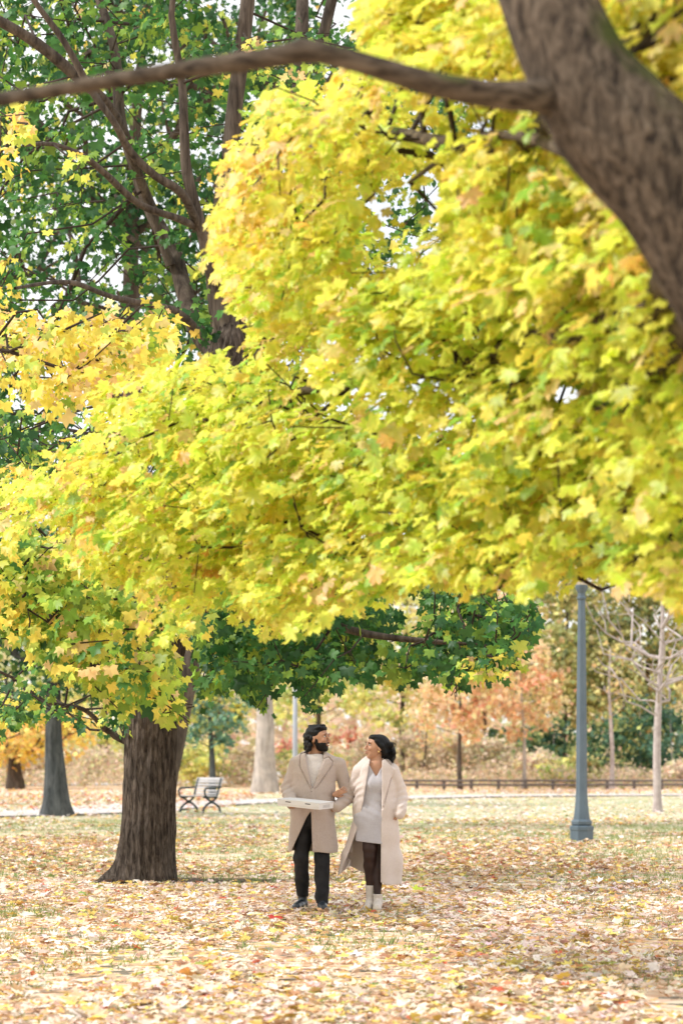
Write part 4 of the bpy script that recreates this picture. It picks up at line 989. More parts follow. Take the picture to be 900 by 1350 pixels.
def skin_mat(name, c, lip=None):
    m, nt, out = mat_new(name); L = nt.links.new
    b = nd(nt, 'ShaderNodeBsdfPrincipled'); b.inputs['Roughness'].default_value = .5; b.inputs['Specular IOR Level'].default_value = .35
    n = nd(nt, 'ShaderNodeTexNoise', Scale=18, Detail=4); tc = nd(nt, 'ShaderNodeTexCoord'); L(tc.outputs['Object'], n.inputs['Vector'])
    r = ramp(nt, [(0.3, tuple(q * .9 for q in c)), (.7, tuple(min(1, q * 1.1) for q in c))], n.outputs[0]); L(r.outputs[0], b.inputs['Base Color'])
    b.inputs['Subsurface Weight'].default_value = .12; b.inputs['Subsurface Radius'].default_value = (.01, .004, .002); b.inputs['Subsurface Scale'].default_value = .6
    L(b.outputs[0], out.inputs[0]); return m
def hair_mat(name, c):
    return simple_mat(name, c, tuple(q * 2.2 for q in c), 60, .42, spec=.22, stretch=(3, 3, .5), bump=.004, bscale=90)
M_SKIN_M = skin_mat('skin_man', (.42, .225, .14)); M_SKIN_W = skin_mat('skin_woman', (.46, .255, .165))
M_HAIR = hair_mat('hair_black', (.0022, .0020, .0022))
M_BEARD = hair_mat('beard_black', (.004, .003, .0028))
M_COAT_M = simple_mat('wool_taupe', (.43, .355, .315), (.49, .41, .37), 90, .95, bump=.003, bscale=160, sheen=.3)
M_COAT_W = simple_mat('wool_cream', (.60, .52, .485), (.66, .575, .54), 90, .95, bump=.003, bscale=150, sheen=.3)
M_LINING = simple_mat('coat_lining', (.42, .29, .2), (.5, .36, .26), 20, .8)
M_SWEATER = simple_mat('sweater_offwhite', (.56, .52, .50), (.66, .61, .59), 90, .95, bump=.002, bscale=200)
M_DRESS = simple_mat('knit_grey', (.42, .405, .44), (.49, .475, .51), 100, .95, bump=.003, bscale=180, sheen=.2)
M_TROUSER = simple_mat('trouser_black', (.006, .006, .008), (.02, .02, .023), 12, .75, bump=.004, bscale=25)
M_SHOE = simple_mat('leather_navy', (.012, .018, .028), (.025, .035, .05), 10, .32, spec=.6)
M_SOLE = simple_mat('sole_black', (.01, .01, .01), (.02, .02, .02), 10, .7)
M_BOOT = simple_mat('suede_cream', (.56, .50, .45), (.66, .60, .55), 25, .85)
M_TIGHTS = simple_mat('tights_brown', (.022, .011, .009), (.045, .022, .017), 8, .55)
M_EYEW = simple_mat('eye_white', (.6, .58, .55), None, 5, .3); M_EYED = simple_mat('eye_dark', (.01, .007, .005), None, 5, .2)
M_TEETH = simple_mat('teeth', (.75, .72, .66), None, 5, .3); M_LIP = simple_mat('lips', (.33, .12, .09), (.38, .15, .11), 10, .45)
M_GOLD = simple_mat('earring_gold', (.7, .5, .2), None, 5, .25, metal=1)
M_BUTTON = simple_mat('button_dark', (.03, .025, .03), None, 5, .4)

def head(fl, c, yaw, pitch, sex, scale=1.0):
    """adds head to field; returns mapping from head space (face -y) to person space"""
    R = np.array((Matrix.Rotation(yaw, 3, 'Z') @ Matrix.Rotation(pitch, 3, 'X'))); c = np.array(c)
    T = lambda p: c + R @ (np.array(p, float) * scale)
    E = lambda p, r, k=.015, op='u': fl.ell(T(p), np.array(r) * scale, k, R, op)
    Cn = lambda a, b, ra, rb, k=.008: fl.cone(T(a), T(b), ra * scale, rb * scale, k)
    E((0, .018, .035), (.074, .094, .088)); E((0, -.02, .02), (.066, .072, .085), .02)
    jw = .056 if sex == 'm' else .049
    E((0, -.028, -.045), (jw, .058, .055), .02); E((0, -.066, -.085), (.024, .020, .020), .02)
    for s_ in (-1, 1):
        E((s_ * .032, -.074, -.012), (.022, .018, .020), .012)          # cheeks
        E((s_ * .031, -.094, .022), (.017, .012, .011), .008, 's')      # sockets
        E((s_ * .078, .008, -.002), (.008, .018, .030), .005)           # ears
        Cn((s_ * .046, -.082, .042), (s_ * .014, -.092, .040), .006, .006, .008)
    Cn((0, -.090, .028), (0, -.112, -.012), .0075, .011, .008); E((0, -.108, -.018), (.017, .010, .009), .007)
    E((0, -.092, -.046), (.023, .011, .006), .006); E((0, -.090, -.059), (.019, .011, .007), .006)
    return T, R

def small_ell(name, T, R, p, r, mat, parent, origin, h=None):
    mb = bmesh_sphere(np.array(r)); V, Fq = mb; V = V @ R.T + T(p) + np.array(origin)
    return py_mesh(name, V, Fq, mat, parent, True)
def bmesh_sphere(r, nu=12, nv=8):
    V = []; Fs = []
    V.append((0, 0, r[2]))
    for j in range(1, nv):
        ph = math.pi * j / nv
        for i in range(nu): th = 2 * math.pi * i / nu; V.append((r[0] * math.sin(ph) * math.cos(th), r[1] * math.sin(ph) * math.sin(th), r[2] * math.cos(ph)))
    V.append((0, 0, -r[2])); b = len(V) - 1
    for i in range(nu): Fs.append((0, 1 + i, 1 + (i + 1) % nu)); Fs.append((b, b - nu + (i + 1) % nu, b - nu + i))
    for j in range(nv - 2):
        for i in range(nu): a = 1 + j * nu; Fs.append((a + i, a + nu + i, a + nu + (i + 1) % nu, a + (i + 1) % nu))
    return np.array(V), Fs

def hand(fl, w, d, up, size=1.0, curl=.5, flip=1):
    """w wrist point, d pointing dir, up = back of the hand normal; five fingers"""
    d = np.array(d, float); d /= np.linalg.norm(d); up = np.array(up, float); up -= d * (up @ d); up /= np.linalg.norm(up); sd_ = np.cross(d, up) * flip
    w = np.array(w, float); s_ = size
    for q in (-.024, -.008, .008, .024): fl.cone(w + sd_ * q * .6 * s_, w + d * .075 * s_ + sd_ * q * s_, .014 * s_, .012 * s_, .008)
    for q, L_ in ((-.027, .060), (-.009, .072), (.009, .076), (.027, .068)):
        p0 = w + d * .078 * s_ + sd_ * q * s_; r = .0082 * s_
        a1 = curl * .8; a2 = curl * 1.7; a3 = curl * 2.5
        p = p0
        for a, fr in ((a1, .45), (a2, .32), (a3, .23)):
            q2 = p + (d * math.cos(a) - up * math.sin(a)) * L_ * fr * s_ + sd_ * q * .04
            fl.cone(p, q2, r, r * .9, .002); p = q2; r *= .92
    p = w + d * .015 * s_ + sd_ * .026 * s_; q2 = p + (d * .7 + sd_ * .6 - up * .25) * .042 * s_; fl.cone(p, q2, .0125 * s_, .010 * s_, .006)
    fl.cone(q2, q2 + (d * .95 - up * .3) * .032 * s_, .0098 * s_, .008 * s_, .002)

# ================================================================== MAN
MO = np.array([(412 - CX) / F * 22.6, 22.6, 0.03])
man = None
def MP(px, py, y=0.0): return np.array([(px - 412) / 141, y, (1203 - py) / 141 - .03])
b = Field((-.42, -.55, -.02), (.46, .38, 1.80), .0055)
hc = MP(419.5, 975, .0)
TM, RM = head(b, hc, rad(62), rad(-3), 'm', 1.04)
b.chain([MP(416, 989, .03), MP(414, 1003, .03)], [.058, .066], .02)
b.chain([(0.01, .04, 1.33), (0.01, .04, 1.15), (0.0, .03, .95)], [.085, .09, .085], .03, (1.25, .8, 1))
for s_, sh in ((-1, MP(391, 1007)), (1, MP(446, 1008))):
    b.cone((.015, .04, 1.37), sh + [0, .03, -.02], .035, .03, .02)
b.chain([MP(391, 1010, .03), MP(378.5, 1042, .05), MP(386, 1062, -.25)], [.03, .03, .026], .01)
hand(b, MP(385.5, 1063.0, -.25), (.12, -1, .02), (0, -.1, -1), .98, .22, 1)
b.chain([MP(446, 1010, .03), MP(459, 1048, .05), MP(443, 1064, -.06)], [.03, .03, .024], .01)
hand(b, MP(440, 1066, -.03), (-.6, .1, -1), (1, -.4, 0), .8, .25)
LK = [[MP(404, 1072, .03), MP(398, 1130, .01), MP(398, 1186, .12)], [MP(420, 1072, .03), MP(425, 1130, .0), MP(425, 1192, -.10)]]
for l_ in LK: b.chain(l_, [.055, .04, .022], .01)
b.chain([LK[0][2], MP(396, 1197, .12), MP(390, 1198, -.02)], [.02, .018, .015], .005); b.chain([LK[1][2], MP(425, 1200, -.10), MP(425, 1201, -.25)], [.02, .018, .015], .005)
V_, Q_ = b.mesh()
man = np_mesh('person', V_, Q_, 4, M_SKIN_M, None, True); man.location = MO
tag(man, 'bearded man in a taupe overcoat carrying a flat white box', 'person', 'couple walking arm in arm')
# hair
hr = Field(hc - .22, hc + .24, .005)
def E2(fl, T, R, p, r, k=.012, op='u', sc=1.04): fl.ell(T(p), np.array(r) * sc, k, R, op)
E2(hr, TM, RM, (0, .026, .052), (.083, .098, .086)); E2(hr, TM, RM, (0, -.040, .096), (.056, .046, .026), .02)
E2(hr, TM, RM, (0, .075, .0), (.075, .05, .075), .02)
E2(hr, TM, RM, (0, -.09, .0), (.095, .062, .082), .006, 's'); E2(hr, TM, RM, (0, -.06, -.07), (.085, .075, .09), .006, 's')
r_ = np.random.default_rng(5)
for i in range(70):
    a = r_.uniform(-.2, 3.34); z = r_.uniform(-.115, .05); rr = .078 + (z < 0) * .006
    p = (rr * math.cos(a) * .98, .03 + .085 * math.sin(a) + .01, z)
    if abs(p[0]) > .05 and p[1] < .025 and z < .02: continue
    E2(hr, TM, RM, p, np.array([.017, .017, .020]) * r_.uniform(.8, 1.25), .004)
for i in range(26):
    a = r_.uniform(0, 3.14); p = (.062 * math.cos(a) * r_.uniform(.3, 1), r_.uniform(-.045, .08), .095 + .03 * math.sin(a)); E2(hr, TM, RM, p, (.014, .03, .011), .005)
hr.noise(.0022, 130, 3)
put('hair', hr, M_HAIR, man, MO)
bd = Field(hc - .2, hc + .2, .0045)
E2(bd, TM, RM, (0, -.030, -.050), (.0595, .0625, .060), .01); E2(bd, TM, RM, (0, -.070, -.088), (.030, .024, .026), .015)
for s_ in (-1, 1): E2(bd, TM, RM, (s_ * .064, -.012, -.022), (.010, .018, .036), .008)
E2(bd, TM, RM, (0, -.078, -.002), (.055, .060, .034), .006, 's'); E2(bd, TM, RM, (0, -.105, -.052), (.022, .024, .010), .004, 's'); E2(bd, TM, RM, (0, .05, -.06), (.09, .045, .09), .006, 's')
E2(bd, TM, RM, (0, -.102, -.036), (.026, .010, .005), .003)
bd.noise(.0012, 200, 4); put('beard', bd, M_BEARD, man, MO)
def face_bits(T, R, parent, origin, sex, smile=False):
    for s_ in (-1, 1):
        e_ = small_ell('eye', T, R, (s_ * .031, -.0845, .0215), (.0125, .008, .0065), M_EYEW, parent, origin)
        small_ell('iris', T, R, (s_ * .031, -.0915, .0215), (.0055, .003, .0055), M_EYED, e_, origin)
        small_ell('eyelash', T, R, (s_ * .031, -.0900, .0285), (.0145, .005, .0024), M_EYED, e_, origin)
        small_ell('eyebrow', T, R, (s_ * .033, -.0945, .0435), (.018, .006, .004 if sex == 'm' else .0028), M_BEARD, parent, origin)
    if smile: small_ell('teeth', T, R, (0, -.1015, -.0515), (.020, .006, .0055), M_TEETH, parent, origin)
    else: pass
    small_ell('lower_lip', T, R, (0, -.0975, -.061), (.017, .0075, .0045), M_LIP, parent, origin)
    small_ell('upper_lip', T, R, (0, -.0990, -.045), (.019, .0065, .003), M_LIP, parent, origin)
face_bits(TM, RM, man, MO, 'm', True)

# coat of the man
def man_torso(fl, inf=0.0, k=.05):
    fl.chain([(0.012, .03, 1.385), (0.012, .035, 1.28), (.008, .03, 1.12), (.002, .03, .95), (.0, .03, .56)], [.122 + inf, .145 + inf, .142 + inf, .150 + inf, .178 + inf], k, (1.32, .95, 1))
    for sh in (MP(390, 1006.5, .03), MP(447, 1008, .03)): fl.cone((.012, .035, 1.40), sh, .062 + inf, .058 + inf, .05)
ct = Field((-.44, -.36, .48), (.52, .32, 1.52), .006)
man_torso(ct)
ct.noise(.0055, 20, 8, (1, 1, .45)); ct.noise(.0012, 70, 9)
_, X, Y, Z = ct.grid()
ct.f += (.004 * np.sin((X * 46 + 12 * Z)) * np.clip((.95 - Z) * 3, 0, 1)).astype(np.float32)
bt0 = ct.f.copy(); ct.f = np.maximum(ct.f, .535 - Z - .03 * X + .004 * np.sin(X * 30)).astype(np.float32)            # hem
base = ct.f.copy()
# lapels and front edge
front = Y < .05
lapL = [(MP(397, 1001)[0], 1.45), (MP(402, 998)[0], 1.46), MP(410.5, 1040)[[0, 2]], MP(406, 1030)[[0, 2]], MP(397, 1012)[[0, 2]], MP(396, 1008)[[0, 2]]]
lapR = [MP(433, 999)[[0, 2]], MP(428, 1001)[[0, 2]], MP(412.5, 1041)[[0, 2]], MP(418, 1036)[[0, 2]], MP(436, 1010)[[0, 2]], MP(438, 1005)[[0, 2]]]
for lp_ in (lapL, lapR):
    gr = np.where(front, np.maximum(np.abs(sdpoly(X, Z, [tuple(q) for q in lp_])) - .0085, -(base + .009)), .1); ct.f = np.maximum(ct.f, -gr).astype(np.float32)
    dd = np.maximum(sdpoly(X, Z, [tuple(q) for q in lp_]), base - .015); dd = np.where(front, dd, .1); ct.f = np.minimum(ct.f, dd).astype(np.float32)
# V opening, shallow
vp = [MP(402.5, 985)[[0, 2]], MP(427.5, 985)[[0, 2]], MP(426, 1003)[[0, 2]], MP(412, 1039)[[0, 2]], MP(404.5, 1003)[[0, 2]]]
dv = np.where(Y < .03, np.maximum(sdpoly(X, Z, [tuple(q) for q in vp]), -(base + .035)), .1)
ct.f = np.maximum(ct.f, -dv).astype(np.float32)
dv2 = np.sqrt((X - .025) ** 2 + (Y - .02) ** 2) - .066; ct.f = np.maximum(ct.f, -np.maximum(dv2, 1.385 - Z)).astype(np.float32)
# pocket flap + overlap edge of the right panel
fl_ = np.maximum(sdpoly(X, Z, [(MP(392, 1060)[0], 1.0), (.17, .975), (.17, 1.005), (.06, 1.03)]), base - .006)
ov = np.where(front, np.maximum(sdpoly(X, Z, [(MP(410.5, 0)[0], 1.13), (.02, 1.13), (.03, .55), (-.002, .54), (-.012, 1.0)]), base - .009), .1); ct.f = np.minimum(ct.f, ov).astype(np.float32)
# hollow below and the opening between the panels
inner = np.maximum(bt0 + .02, Z - 1.02); ct.f = np.maximum(ct.f, -inner).astype(np.float32)
op = [MP(410, 1069)[[0, 2]], MP(412.5, 1134)[[0, 2]], MP(384, 1136)[[0, 2]], MP(385.5, 1119)[[0, 2]], MP(404, 1078)[[0, 2]]]
do = np.where(Y < .03, sdpoly(X, Z, [tuple(q) for q in op]), .2); ct.f = np.maximum(ct.f, -do).astype(np.float32)
# sleeves
ct.cone(MP(444, 1016, .03), MP(450, 1042, .02), .004, .004, .012, op='s')
ct.chain([MP(391, 1007, .03), MP(378.5, 1040, .06), MP(381, 1048, .0), MP(385, 1060, -.21)], [.064, .061, .060, .050], .018)
ct.cone(MP(385, 1060, -.20), MP(385.5, 1062, -.27), .036, .034, .004, op='s')
ct.chain([MP(446.5, 1008, .03), MP(455, 1036, .06), MP(459.5, 1051, .05), MP(444, 1064, -.085)], [.064, .060, .062, .052], .018)
ct.chain([MP(383, 1037, .02), MP(372, 1043, .02)], [.010, .012], .01); ct.chain([MP(460, 1040, .0), MP(468, 1046, .04)], [.010, .012], .012)
_, X, Y, Z = ct.grid()
for c_ in (MP(376, 1042, .0), MP(459, 1049, .0)):
    g_ = np.exp(-((X - c_[0]) ** 2 / .075 ** 2 + (Z - c_[2]) ** 2 / .10 ** 2)); ct.f += (.006 * g_ * np.sin(Z * 105 + X * 45 * np.sign(c_[0]) + 2.2 * np.sin(Y * 22))).astype(np.float32)
coat_m = put('coat', ct, M_COAT_M, man, MO)
for q in (MP(412, 1043.5), MP(413, 1062)):
    mb = MB(); V2, F2 = bmesh_sphere((.012, .005, .012)); mb.add(V2 + q + np.array([0, -.125, 0]) + MO, F2); mb.build('button', M_BUTTON, coat_m, True)
# sweater
sw = Field((-.3, -.2, .93), (.3, .25, 1.50), .006)
man_torso(sw, -.022); sw.chain([(.03, .01, 1.40), (.035, .012, 1.435)], [.073, .068], .015); _, X, Y, Z = sw.grid(); sw.f = np.maximum(sw.f, Z - (1.448 - .2 * (Y + .03))).astype(np.float32); sw.f = np.maximum(sw.f, .96 - Z).astype(np.float32); sw.noise(.001, 40, 10)
put('sweater', sw, M_SWEATER, man, MO)
# trousers
tr_ = Field((-.24, -.34, .05), (.26, .28, 1.05), .006)
tr_.chain([(0, .02, .98), (0, .02, .86)], [.12, .13], .03, (1.2, .85, 1))
tr_.chain([MP(402, 1083, .03), MP(397, 1130, .01), MP(398.5, 1181, .11)], [.090, .074, .058], .012, (1, 1.0, 1))
tr_.chain([MP(421, 1083, .03), MP(424.5, 1130, -.0), MP(424.5, 1192, -.09)], [.090, .075, .060], .012, (1, 1.0, 1))
_, X, Y, Z = tr_.grid(); tr_.f = np.maximum(tr_.f, np.where(X < .005, .112, .055) - Z).astype(np.float32)
tr_.noise(.006, 28, 12, (1, 1, 1.3)); put('trousers', tr_, M_TROUSER, man, MO)
def shoe(name, ank, heel, toe, mat, parent, origin, w=.045, hgt=.05, shaft=.14, h=.005, sr=.047, heelh=0):
    ank, heel, toe = map(np.array, (ank, heel, toe)); d = toe - heel; d[2] = 0; L_ = np.linalg.norm(d); d /= L_
    f = Field(np.minimum(np.minimum(heel, toe), ank) - .13, np.maximum(np.maximum(heel, toe), ank) + .13, h)
    f.chain([heel + [0, 0, .040 + heelh], heel + d * L_ * .5 + [0, 0, .036 + heelh * .5], toe - d * .04 + [0, 0, .030]], [.040, .041, .036], .015)
    f.ell(toe - d * .045 + [0, 0, .022], (.040, .040, .026), .012)
    f.chain([ank, heel + d * .03 + [0, 0, .06 + heelh]], [sr, .043], .025)
    _, X, Y, Z = f.grid(); zz = heel[2] + .012; f.f = np.maximum(f.f, zz - Z).astype(np.float32); f.f = np.maximum(f.f, Z - ank[2]).astype(np.float32)
    o = put(name, f, mat, parent, origin)
    mb = MB(); side = np.cross(d, [0, 0, 1])
    out_ = []
    for t, ww in ((-.04, .018), (-.03, .034), (.0, .041), (.3, .038), (.65, .043), (.85, .042), (.96, .028), (1.0, .010)): out_.append((t, ww))
    Vb = []; 
    for zz in (.0, .014):
        ring = [heel + d * (L_ * t if t >= 0 else t) - side * ww + np.array([0, 0, zz]) for t, ww in out_] + [heel + d * (L_ * t if t >= 0 else t) + side * ww + np.array([0, 0, zz]) for t, ww in out_[::-1]]
        Vb += [q + np.array(origin) for q in ring]
    n = len(out_) * 2; mb.add(Vb, [tuple(range(n)), tuple(range(2 * n - 1, n - 1, -1))] + [(i, (i + 1) % n + 0, (i + 1) % n + n, i + n) for i in range(n)])
    mb.build('sole', M_SOLE if mat is M_SHOE else M_BOOT, o)
    return o
shoe('shoe', MP(398, 1174, .12), MP(400, 1203.5, .15) * [1, 1, 0], MP(389, 1203.5, -.09) * [1, 1, 0], M_SHOE, man, MO)
shoe('shoe', MP(425, 1186, -.09), MP(424.5, 1203.5, -.06) * [1, 1, 0], MP(427, 1203.5, -.33) * [1, 1, 0], M_SHOE, man, MO)

# ================================================================== WHITE BOX he carries
M_BOX = simple_mat('box_card', (.68, .665, .665), (.74, .725, .72), 4, .7)
M_SLOT = simple_mat('box_slot', (.05, .04, .04), None, 4, .9); M_PRINT = simple_mat('box_print', (.45, .44, .46), None, 4, .8)
bxo = empty('pizza_box', tuple(MO + MP(403.5, 1058.5, -.385)), 'flat white cardboard takeaway box held out in front of the man', 'box')
Rx = Matrix.Rotation(rad(-18), 3, 'Z') @ Matrix.Rotation(rad(5.5), 3, 'Y') @ Matrix.Rotation(rad(1), 3, 'X')
def rb(c, s_, bev=.002):
    mb = MB(); mb.box(Rx @ Vector(c), s_, Rx, bev); return mb
rb((0, 0, -.004), (.405, .405, .054)).build('box_base', M_BOX, bxo, local=True)
lid = rb((0, -.0005, .0275), (.412, .412, .008)); lid.box(Rx @ Vector((0, -.2062, .006)), (.404, .003, .036), Rx); lid = lid.build('box_lid', M_BOX, bxo, local=True)
for x in (-.098, .092): rb((x, -.2085, .011), (.05, .002, .008), 0).build('slot', M_SLOT, bxo, local=True)
mb = MB()
for k, (z, w_) in enumerate(((.006, .13), (-.004, .15), (-.014, .12))):
    x = -.1
    r2 = np.random.default_rng(k)
    while x < .1:
        l = r2.uniform(.008, .02); mb.box(Rx @ Vector((.2037, x + l / 2 - .0, z)), (.0014, l, .0045), Rx); x += l + .006
mb.build('printed_lines', M_PRINT, bxo, local=True)

# ================================================================== WOMAN
WO = np.array([(492 - CX) / F * 22.6, 22.55, 0.03])
def WP(px, py, y=0.0): return np.array([(px - 492) / 141, y, (1203 - py) / 141 - .03])
b = Field((-.42, -.4, -.02), (.40, .40, 1.70), .0055)
hw = WP(495.5, 986.5, .0)
TW, RW = head(b, hw, rad(-68), rad(-7), 'w', .98)
b.chain([WP(497.5, 996, .02), WP(495.5, 1012, .02)], [.047, .052], .015)
b.chain([(.02, .03, 1.31), (.01, .03, 1.08), (0.0, .03, .88)], [.085, .075, .085], .04, (1.2, .75, 1))
for sh in (WP(473, 1017), WP(517, 1017)): b.cone((.015, .035, 1.32), sh + [0, .03, -.02], .03, .026, .02)
b.cone(WP(495, 1010, .0), WP(495, 1030, .0), .07, .06, .03, (1.1, .8, 1))
b.chain([WP(473, 1019, .03), WP(465, 1047, .13), WP(446, 1048, .11), WP(440.8, 1047.5, -.03)], [.028, .028, .026, .022], .01)
hand(b, WP(441.5, 1047.5, -.035), (.80, -.42, .40), (.1, -.95, -.1), .86, .36, 1)
b.chain([WP(517, 1019, .03), WP(528, 1050, .05), WP(526.5, 1073, -.05)], [.028, .028, .024], .01)
hand(b, WP(524.5, 1075, -.02), (-.7, .5, -1), (1, -.4, 0), .8, .3)
WL = [[WP(487, 1085, .02), WP(487, 1124, -.035), WP(487, 1170, -.0)], [WP(501, 1085, .03), WP(499, 1126, .03), WP(497, 1180, -.06)]]
for l_ in WL: b.chain(l_, [.05, .030, .018], .008)
for l_, t in ((WL[0], (-.05, -.17, .05)), (WL[1], (-.01, -.2, .04))): b.chain([l_[2], np.array([l_[2][0], l_[2][1], .05]), np.array([l_[2][0] + t[0], l_[2][1] + t[1] * .7, t[2]])], [.018, .018, .015], .006)
V_, Q_ = b.mesh(); wom = np_mesh('person', V_, Q_, 4, M_SKIN_W, None, True); wom.location = WO
tag(wom, 'dark-haired woman in a long open cream coat and grey knit dress', 'person', 'couple walking arm in arm')
hr = Field(hw - .26, hw + .26, .005)
E2(hr, TW, RW, (0, .030, .048), (.082, .100, .088), sc=.98); E2(hr, TW, RW, (0, -.030, .092), (.060, .055, .034), .02, sc=.98)
E2(hr, TW, RW, (0, -.088, -.004), (.090, .062, .088), .006, 's', sc=.98); E2(hr, TW, RW, (0, -.058, -.085), (.085, .078, .085), .006, 's', sc=.98)
for s_ in (-1, 1): hr.chain([TW((s_ * .060, -.03, .06)), TW((s_ * .074, .02, .02)), TW((s_ * .06, .07, -.04))], [.020, .026, .03], .012)
hr.chain([TW((0, .08, .03)), TW((0, .11, -.04)), WP(513.5, 990, .05), WP(516, 998, .04), WP(516, 1004, .02)], [.065, .058, .050, .036, .012], .02)
hr.chain([WP(511, 985, .03), WP(515, 994, .02), WP(517, 1005, .0)], [.03, .026, .010], .01)
for i in range(22):
    p = WP(r_.uniform(504, 519), r_.uniform(982, 1000), r_.uniform(-.03, .09)); hr.ell(p, np.array([.018, .02, .026]) * r_.uniform(.8, 1.3), .008)
hr.noise(.0016, 120, 5, (1, 1, .4)); hair_w = put('hair', hr, M_HAIR, wom, WO)
mb = MB()
for i in range(46):
    a0 = WP(r_.uniform(505, 518), r_.uniform(978, 1000), r_.uniform(-.05, .08)); dv_ = np.array([r_.uniform(.005, .045), r_.uniform(-.03, .02), -r_.uniform(.03, .09)])
    pts = [a0 + WO, a0 + dv_ * [.9, .6, .3] + WO, a0 + dv_ * [1, 1, .7] + WO, a0 + dv_ * [.6, 1, 1] + WO]; mb.tube(pts, [.0022, .002, .0016, .0008], 4)
mb.build('loose_strands', M_HAIR, hair_w)
face_bits(TW, RW, wom, WO, 'w'); small_ell('earring', TW, RW, (-.082, -.002, -.036), (.008, .008, .010), M_GOLD, wom, WO); small_ell('earring', TW, RW, (.082, -.002, -.036), (.008, .008, .010), M_GOLD, wom, WO)
# tights
tg = Field((-.18, -.2, .05), (.18, .2, .80), .005)
for l_, r3 in ((WL[0], [.084, .058, .031]), (WL[1], [.084, .056, .031])):
    a_, k_, e_ = l_; calf = k_ * .62 + e_ * .38 + np.array([0, .014, 0]); tg.chain([a_, k_ + [0, 0, .04], k_ - [0, 0, .03], calf, e_], [r3[0], r3[1] + .004, r3[1] - .004, r3[1] - .002, r3[2]], .02)
put('tights', tg, M_TIGHTS, wom, WO)
# dress
dr_ = Field((-.26, -.26, .55), (.26, .24, 1.42), .006)
dr_.chain([(.02, .03, 1.31), (.015, .03, 1.20), (.008, .03, 1.05), (-.01, .02, .85), (-.005, .01, .62)], [.120, .126, .122, .142, .144], .04, (1.15, .82, 1))
for sh in (WP(476, 1018, .03), WP(514, 1018, .03)): dr_.cone((.015, .03, 1.33), sh, .04, .034, .04)
dr_.ell(WP(489.5, 1034, -.055), (.05, .045, .06), .05); dr_.ell(WP(501, 1034, -.055), (.05, .045, .06), .05)
dr_.noise(.0022, 30, 15)
_, X, Y, Z = dr_.grid(); bs = dr_.f.copy()
dv = np.maximum(sdpoly(X, Z, [tuple(WP(*q)[[0, 2]]) for q in ((483.5, 995), (506.5, 995), (503.5, 1010), (495.3, 1024.5), (486, 1008))]), -(bs + .028)); dr_.f = np.maximum(dr_.f, -np.where(Y < .03, dv, .1)).astype(np.float32)
dr_.f = np.maximum(dr_.f, -np.maximum(np.sqrt((X - .02) ** 2 + (Y - .02) ** 2) - .075, 1.33 - Z)).astype(np.float32)
dr_.f = np.maximum(dr_.f, (.62 - .12 * X) - Z).astype(np.float32); dr_.f = np.maximum(dr_.f, -np.maximum(bs + .015, Z - .70)).astype(np.float32)
dr_.f += (.0025 * np.sin(Z * 75 + X * 22 + 2 * np.sin(X * 14)) * np.exp(-((Z - .93) / .10) ** 2)).astype(np.float32);
put('dress', dr_, M_DRESS, wom, WO)
# long open coat: shell around the body
def coat_w(fl, inf):
    fl.chain([(.02, .04, 1.30), (.02, .045, 1.15), (.02, .045, .95), (.02, .05, .70), (.01, .055, .44), (.00, .06, .20)], [.150 + inf, .160 + inf, .172 + inf, .185 + inf, .205 + inf, .225 + inf], .04, (1.18, .80, 1))
    for sh in (WP(472, 1016.5, .03), WP(518, 1016.5, .03)): fl.cone((.018, .045, 1.365), sh, .052 + inf * .4, .052 + inf * .4, .04)
cw = Field((-.46, -.34, .14), (.46, .42, 1.46), .006)
coat_w(cw, 0)
cw.noise(.005, 20, 18, (1, 1, .3)); cw.noise(.0010, 70, 19)
# blown-out lower left corner
cw.chain([WP(470, 1090, .05), WP(456, 1128, .07), WP(446.5, 1166, .08)], [.03, .035, .035], .05)
cw.chain([WP(474, 1090, .14), WP(466, 1130, .17), WP(462, 1162, .18)], [.05, .06, .07], .06)
_, X, Y, Z = cw.grid()
cw.f += (.007 * np.sin(X * 36 + 1.5 * np.sin(Z * 5) + Y * 10) * np.clip((.95 - Z) * 2.0, 0, 1)).astype(np.float32)
cwraw = cw.f.copy(); hemz = .232 + .17 * np.clip((.12 - X) / .35, 0, 1) - .10 * np.clip((-.22 - X) / .12, 0, 1) + .0 * Y
cw.f = np.maximum(cw.f, hemz - Z).astype(np.float32)
base = cw.f.copy()
inner_full = Field((-.46, -.34, .14), (.46, .42, 1.46), .006); inner_full.f = cwraw + .016
cutz = np.maximum(inner_full.f, Z - 1.40)
cw.f = np.maximum(cw.f, -cutz).astype(np.float32)
opw = [WP(*q)[[0, 2]] for q in ((488, 985), (487.5, 1003), (482, 1032), (474, 1082), (462, 1118), (447.5, 1154), (440, 1164), (440, 1215), (500.5, 1215), (501, 1176), (501.8, 1080), (502.8, 1030), (503.5, 1003), (503, 985))]
do = np.where(Y < .045, sdpoly(X, Z, [tuple(q) for q in opw]), .2); cw.f = np.maximum(cw.f, -do).astype(np.float32)
cw.f = np.maximum(cw.f, -np.maximum(np.sqrt((X - .025) ** 2 + (Y - .02) ** 2) - .062, 1.30 - Z)).astype(np.float32)
frt = Y < .06
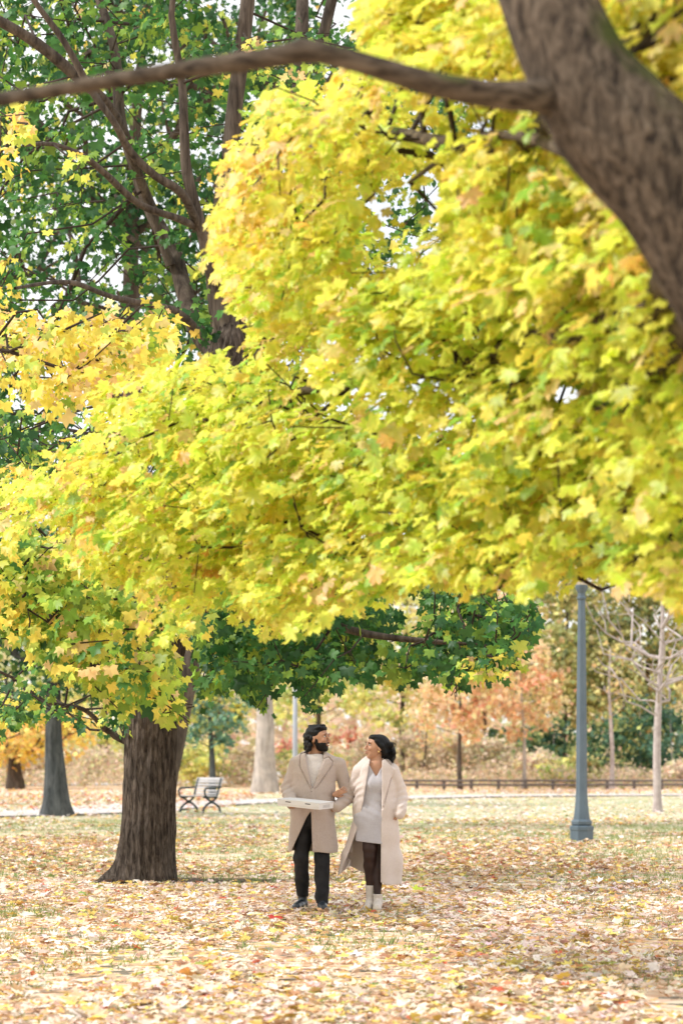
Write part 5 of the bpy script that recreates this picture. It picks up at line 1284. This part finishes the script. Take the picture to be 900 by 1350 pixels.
for lpw in (((503, 1003), (507, 1001), (513, 1008), (519.5, 1014), (512, 1033), (503.3, 1066), (502.6, 1040)), ((487.5, 1002), (484, 1003), (477, 1012), (474.5, 1022), (476, 1040), (477.5, 1064), (482.5, 1032))):
    pl_ = [tuple(WP(*q)[[0, 2]]) for q in lpw]; gr = np.where(frt & (X > -.02), np.maximum(np.abs(sdpoly(X, Z, pl_)) - .0085, -(base + .009)), .1); cw.f = np.maximum(cw.f, -gr).astype(np.float32); dd = np.where(frt, np.maximum(np.maximum(sdpoly(X, Z, pl_), base - .016), -(base + .004)), .1); cw.f = np.minimum(cw.f, dd).astype(np.float32)
cw.chain([WP(485, 1001.5, .03), WP(494, 997, .11), WP(505, 1001, .03)], [.020, .022, .020], .008)
cw.cone(WP(516, 1012.5, -.14), WP(512, 1016, -.14), .006, .006, .002, op='s')
# sleeves
cw.chain([WP(473, 1017, .03), WP(467, 1036, .09), WP(464, 1047, .13), WP(450, 1048, .125), WP(446, 1048, .10)], [.062, .058, .052, .038, .035], .012)
cw.chain([WP(517, 1017, .03), WP(526, 1040, .06), WP(528.5, 1052, .05), WP(527.5, 1067, -.03)], [.066, .064, .064, .054], .016)
cw.chain([WP(528, 1066, -.03), WP(526.5, 1073, -.045)], [.055, .050], .008)
_, X, Y, Z = cw.grid()
for c_ in (WP(530, 1054, .0), WP(468, 1044, .0)):
    g_ = np.exp(-((X - c_[0]) ** 2 / .07 ** 2 + (Z - c_[2]) ** 2 / .11 ** 2)); cw.f += (.006 * g_ * np.sin(Z * 95 - X * 40 + 2.2 * np.sin(Y * 22))).astype(np.float32)
Vc, Qc = cw.mesh()
coat2 = np_mesh('coat', Vc + WO, Qc, 4, M_COAT_W, wom, True)
shoe('ankle_boot', WP(487.5, 1167, .0), WP(489.5, 1203.5, .05) * [1, 1, 0], WP(482.5, 1203.5, -.17) * [1, 1, 0], M_BOOT, wom, WO, sr=.046, heelh=.03)
shoe('ankle_boot', WP(497.5, 1178, -.06), WP(498.5, 1203.5, -.02) * [1, 1, 0], WP(495.5, 1203.5, -.25) * [1, 1, 0], M_BOOT, wom, WO, sr=.045, heelh=.03)
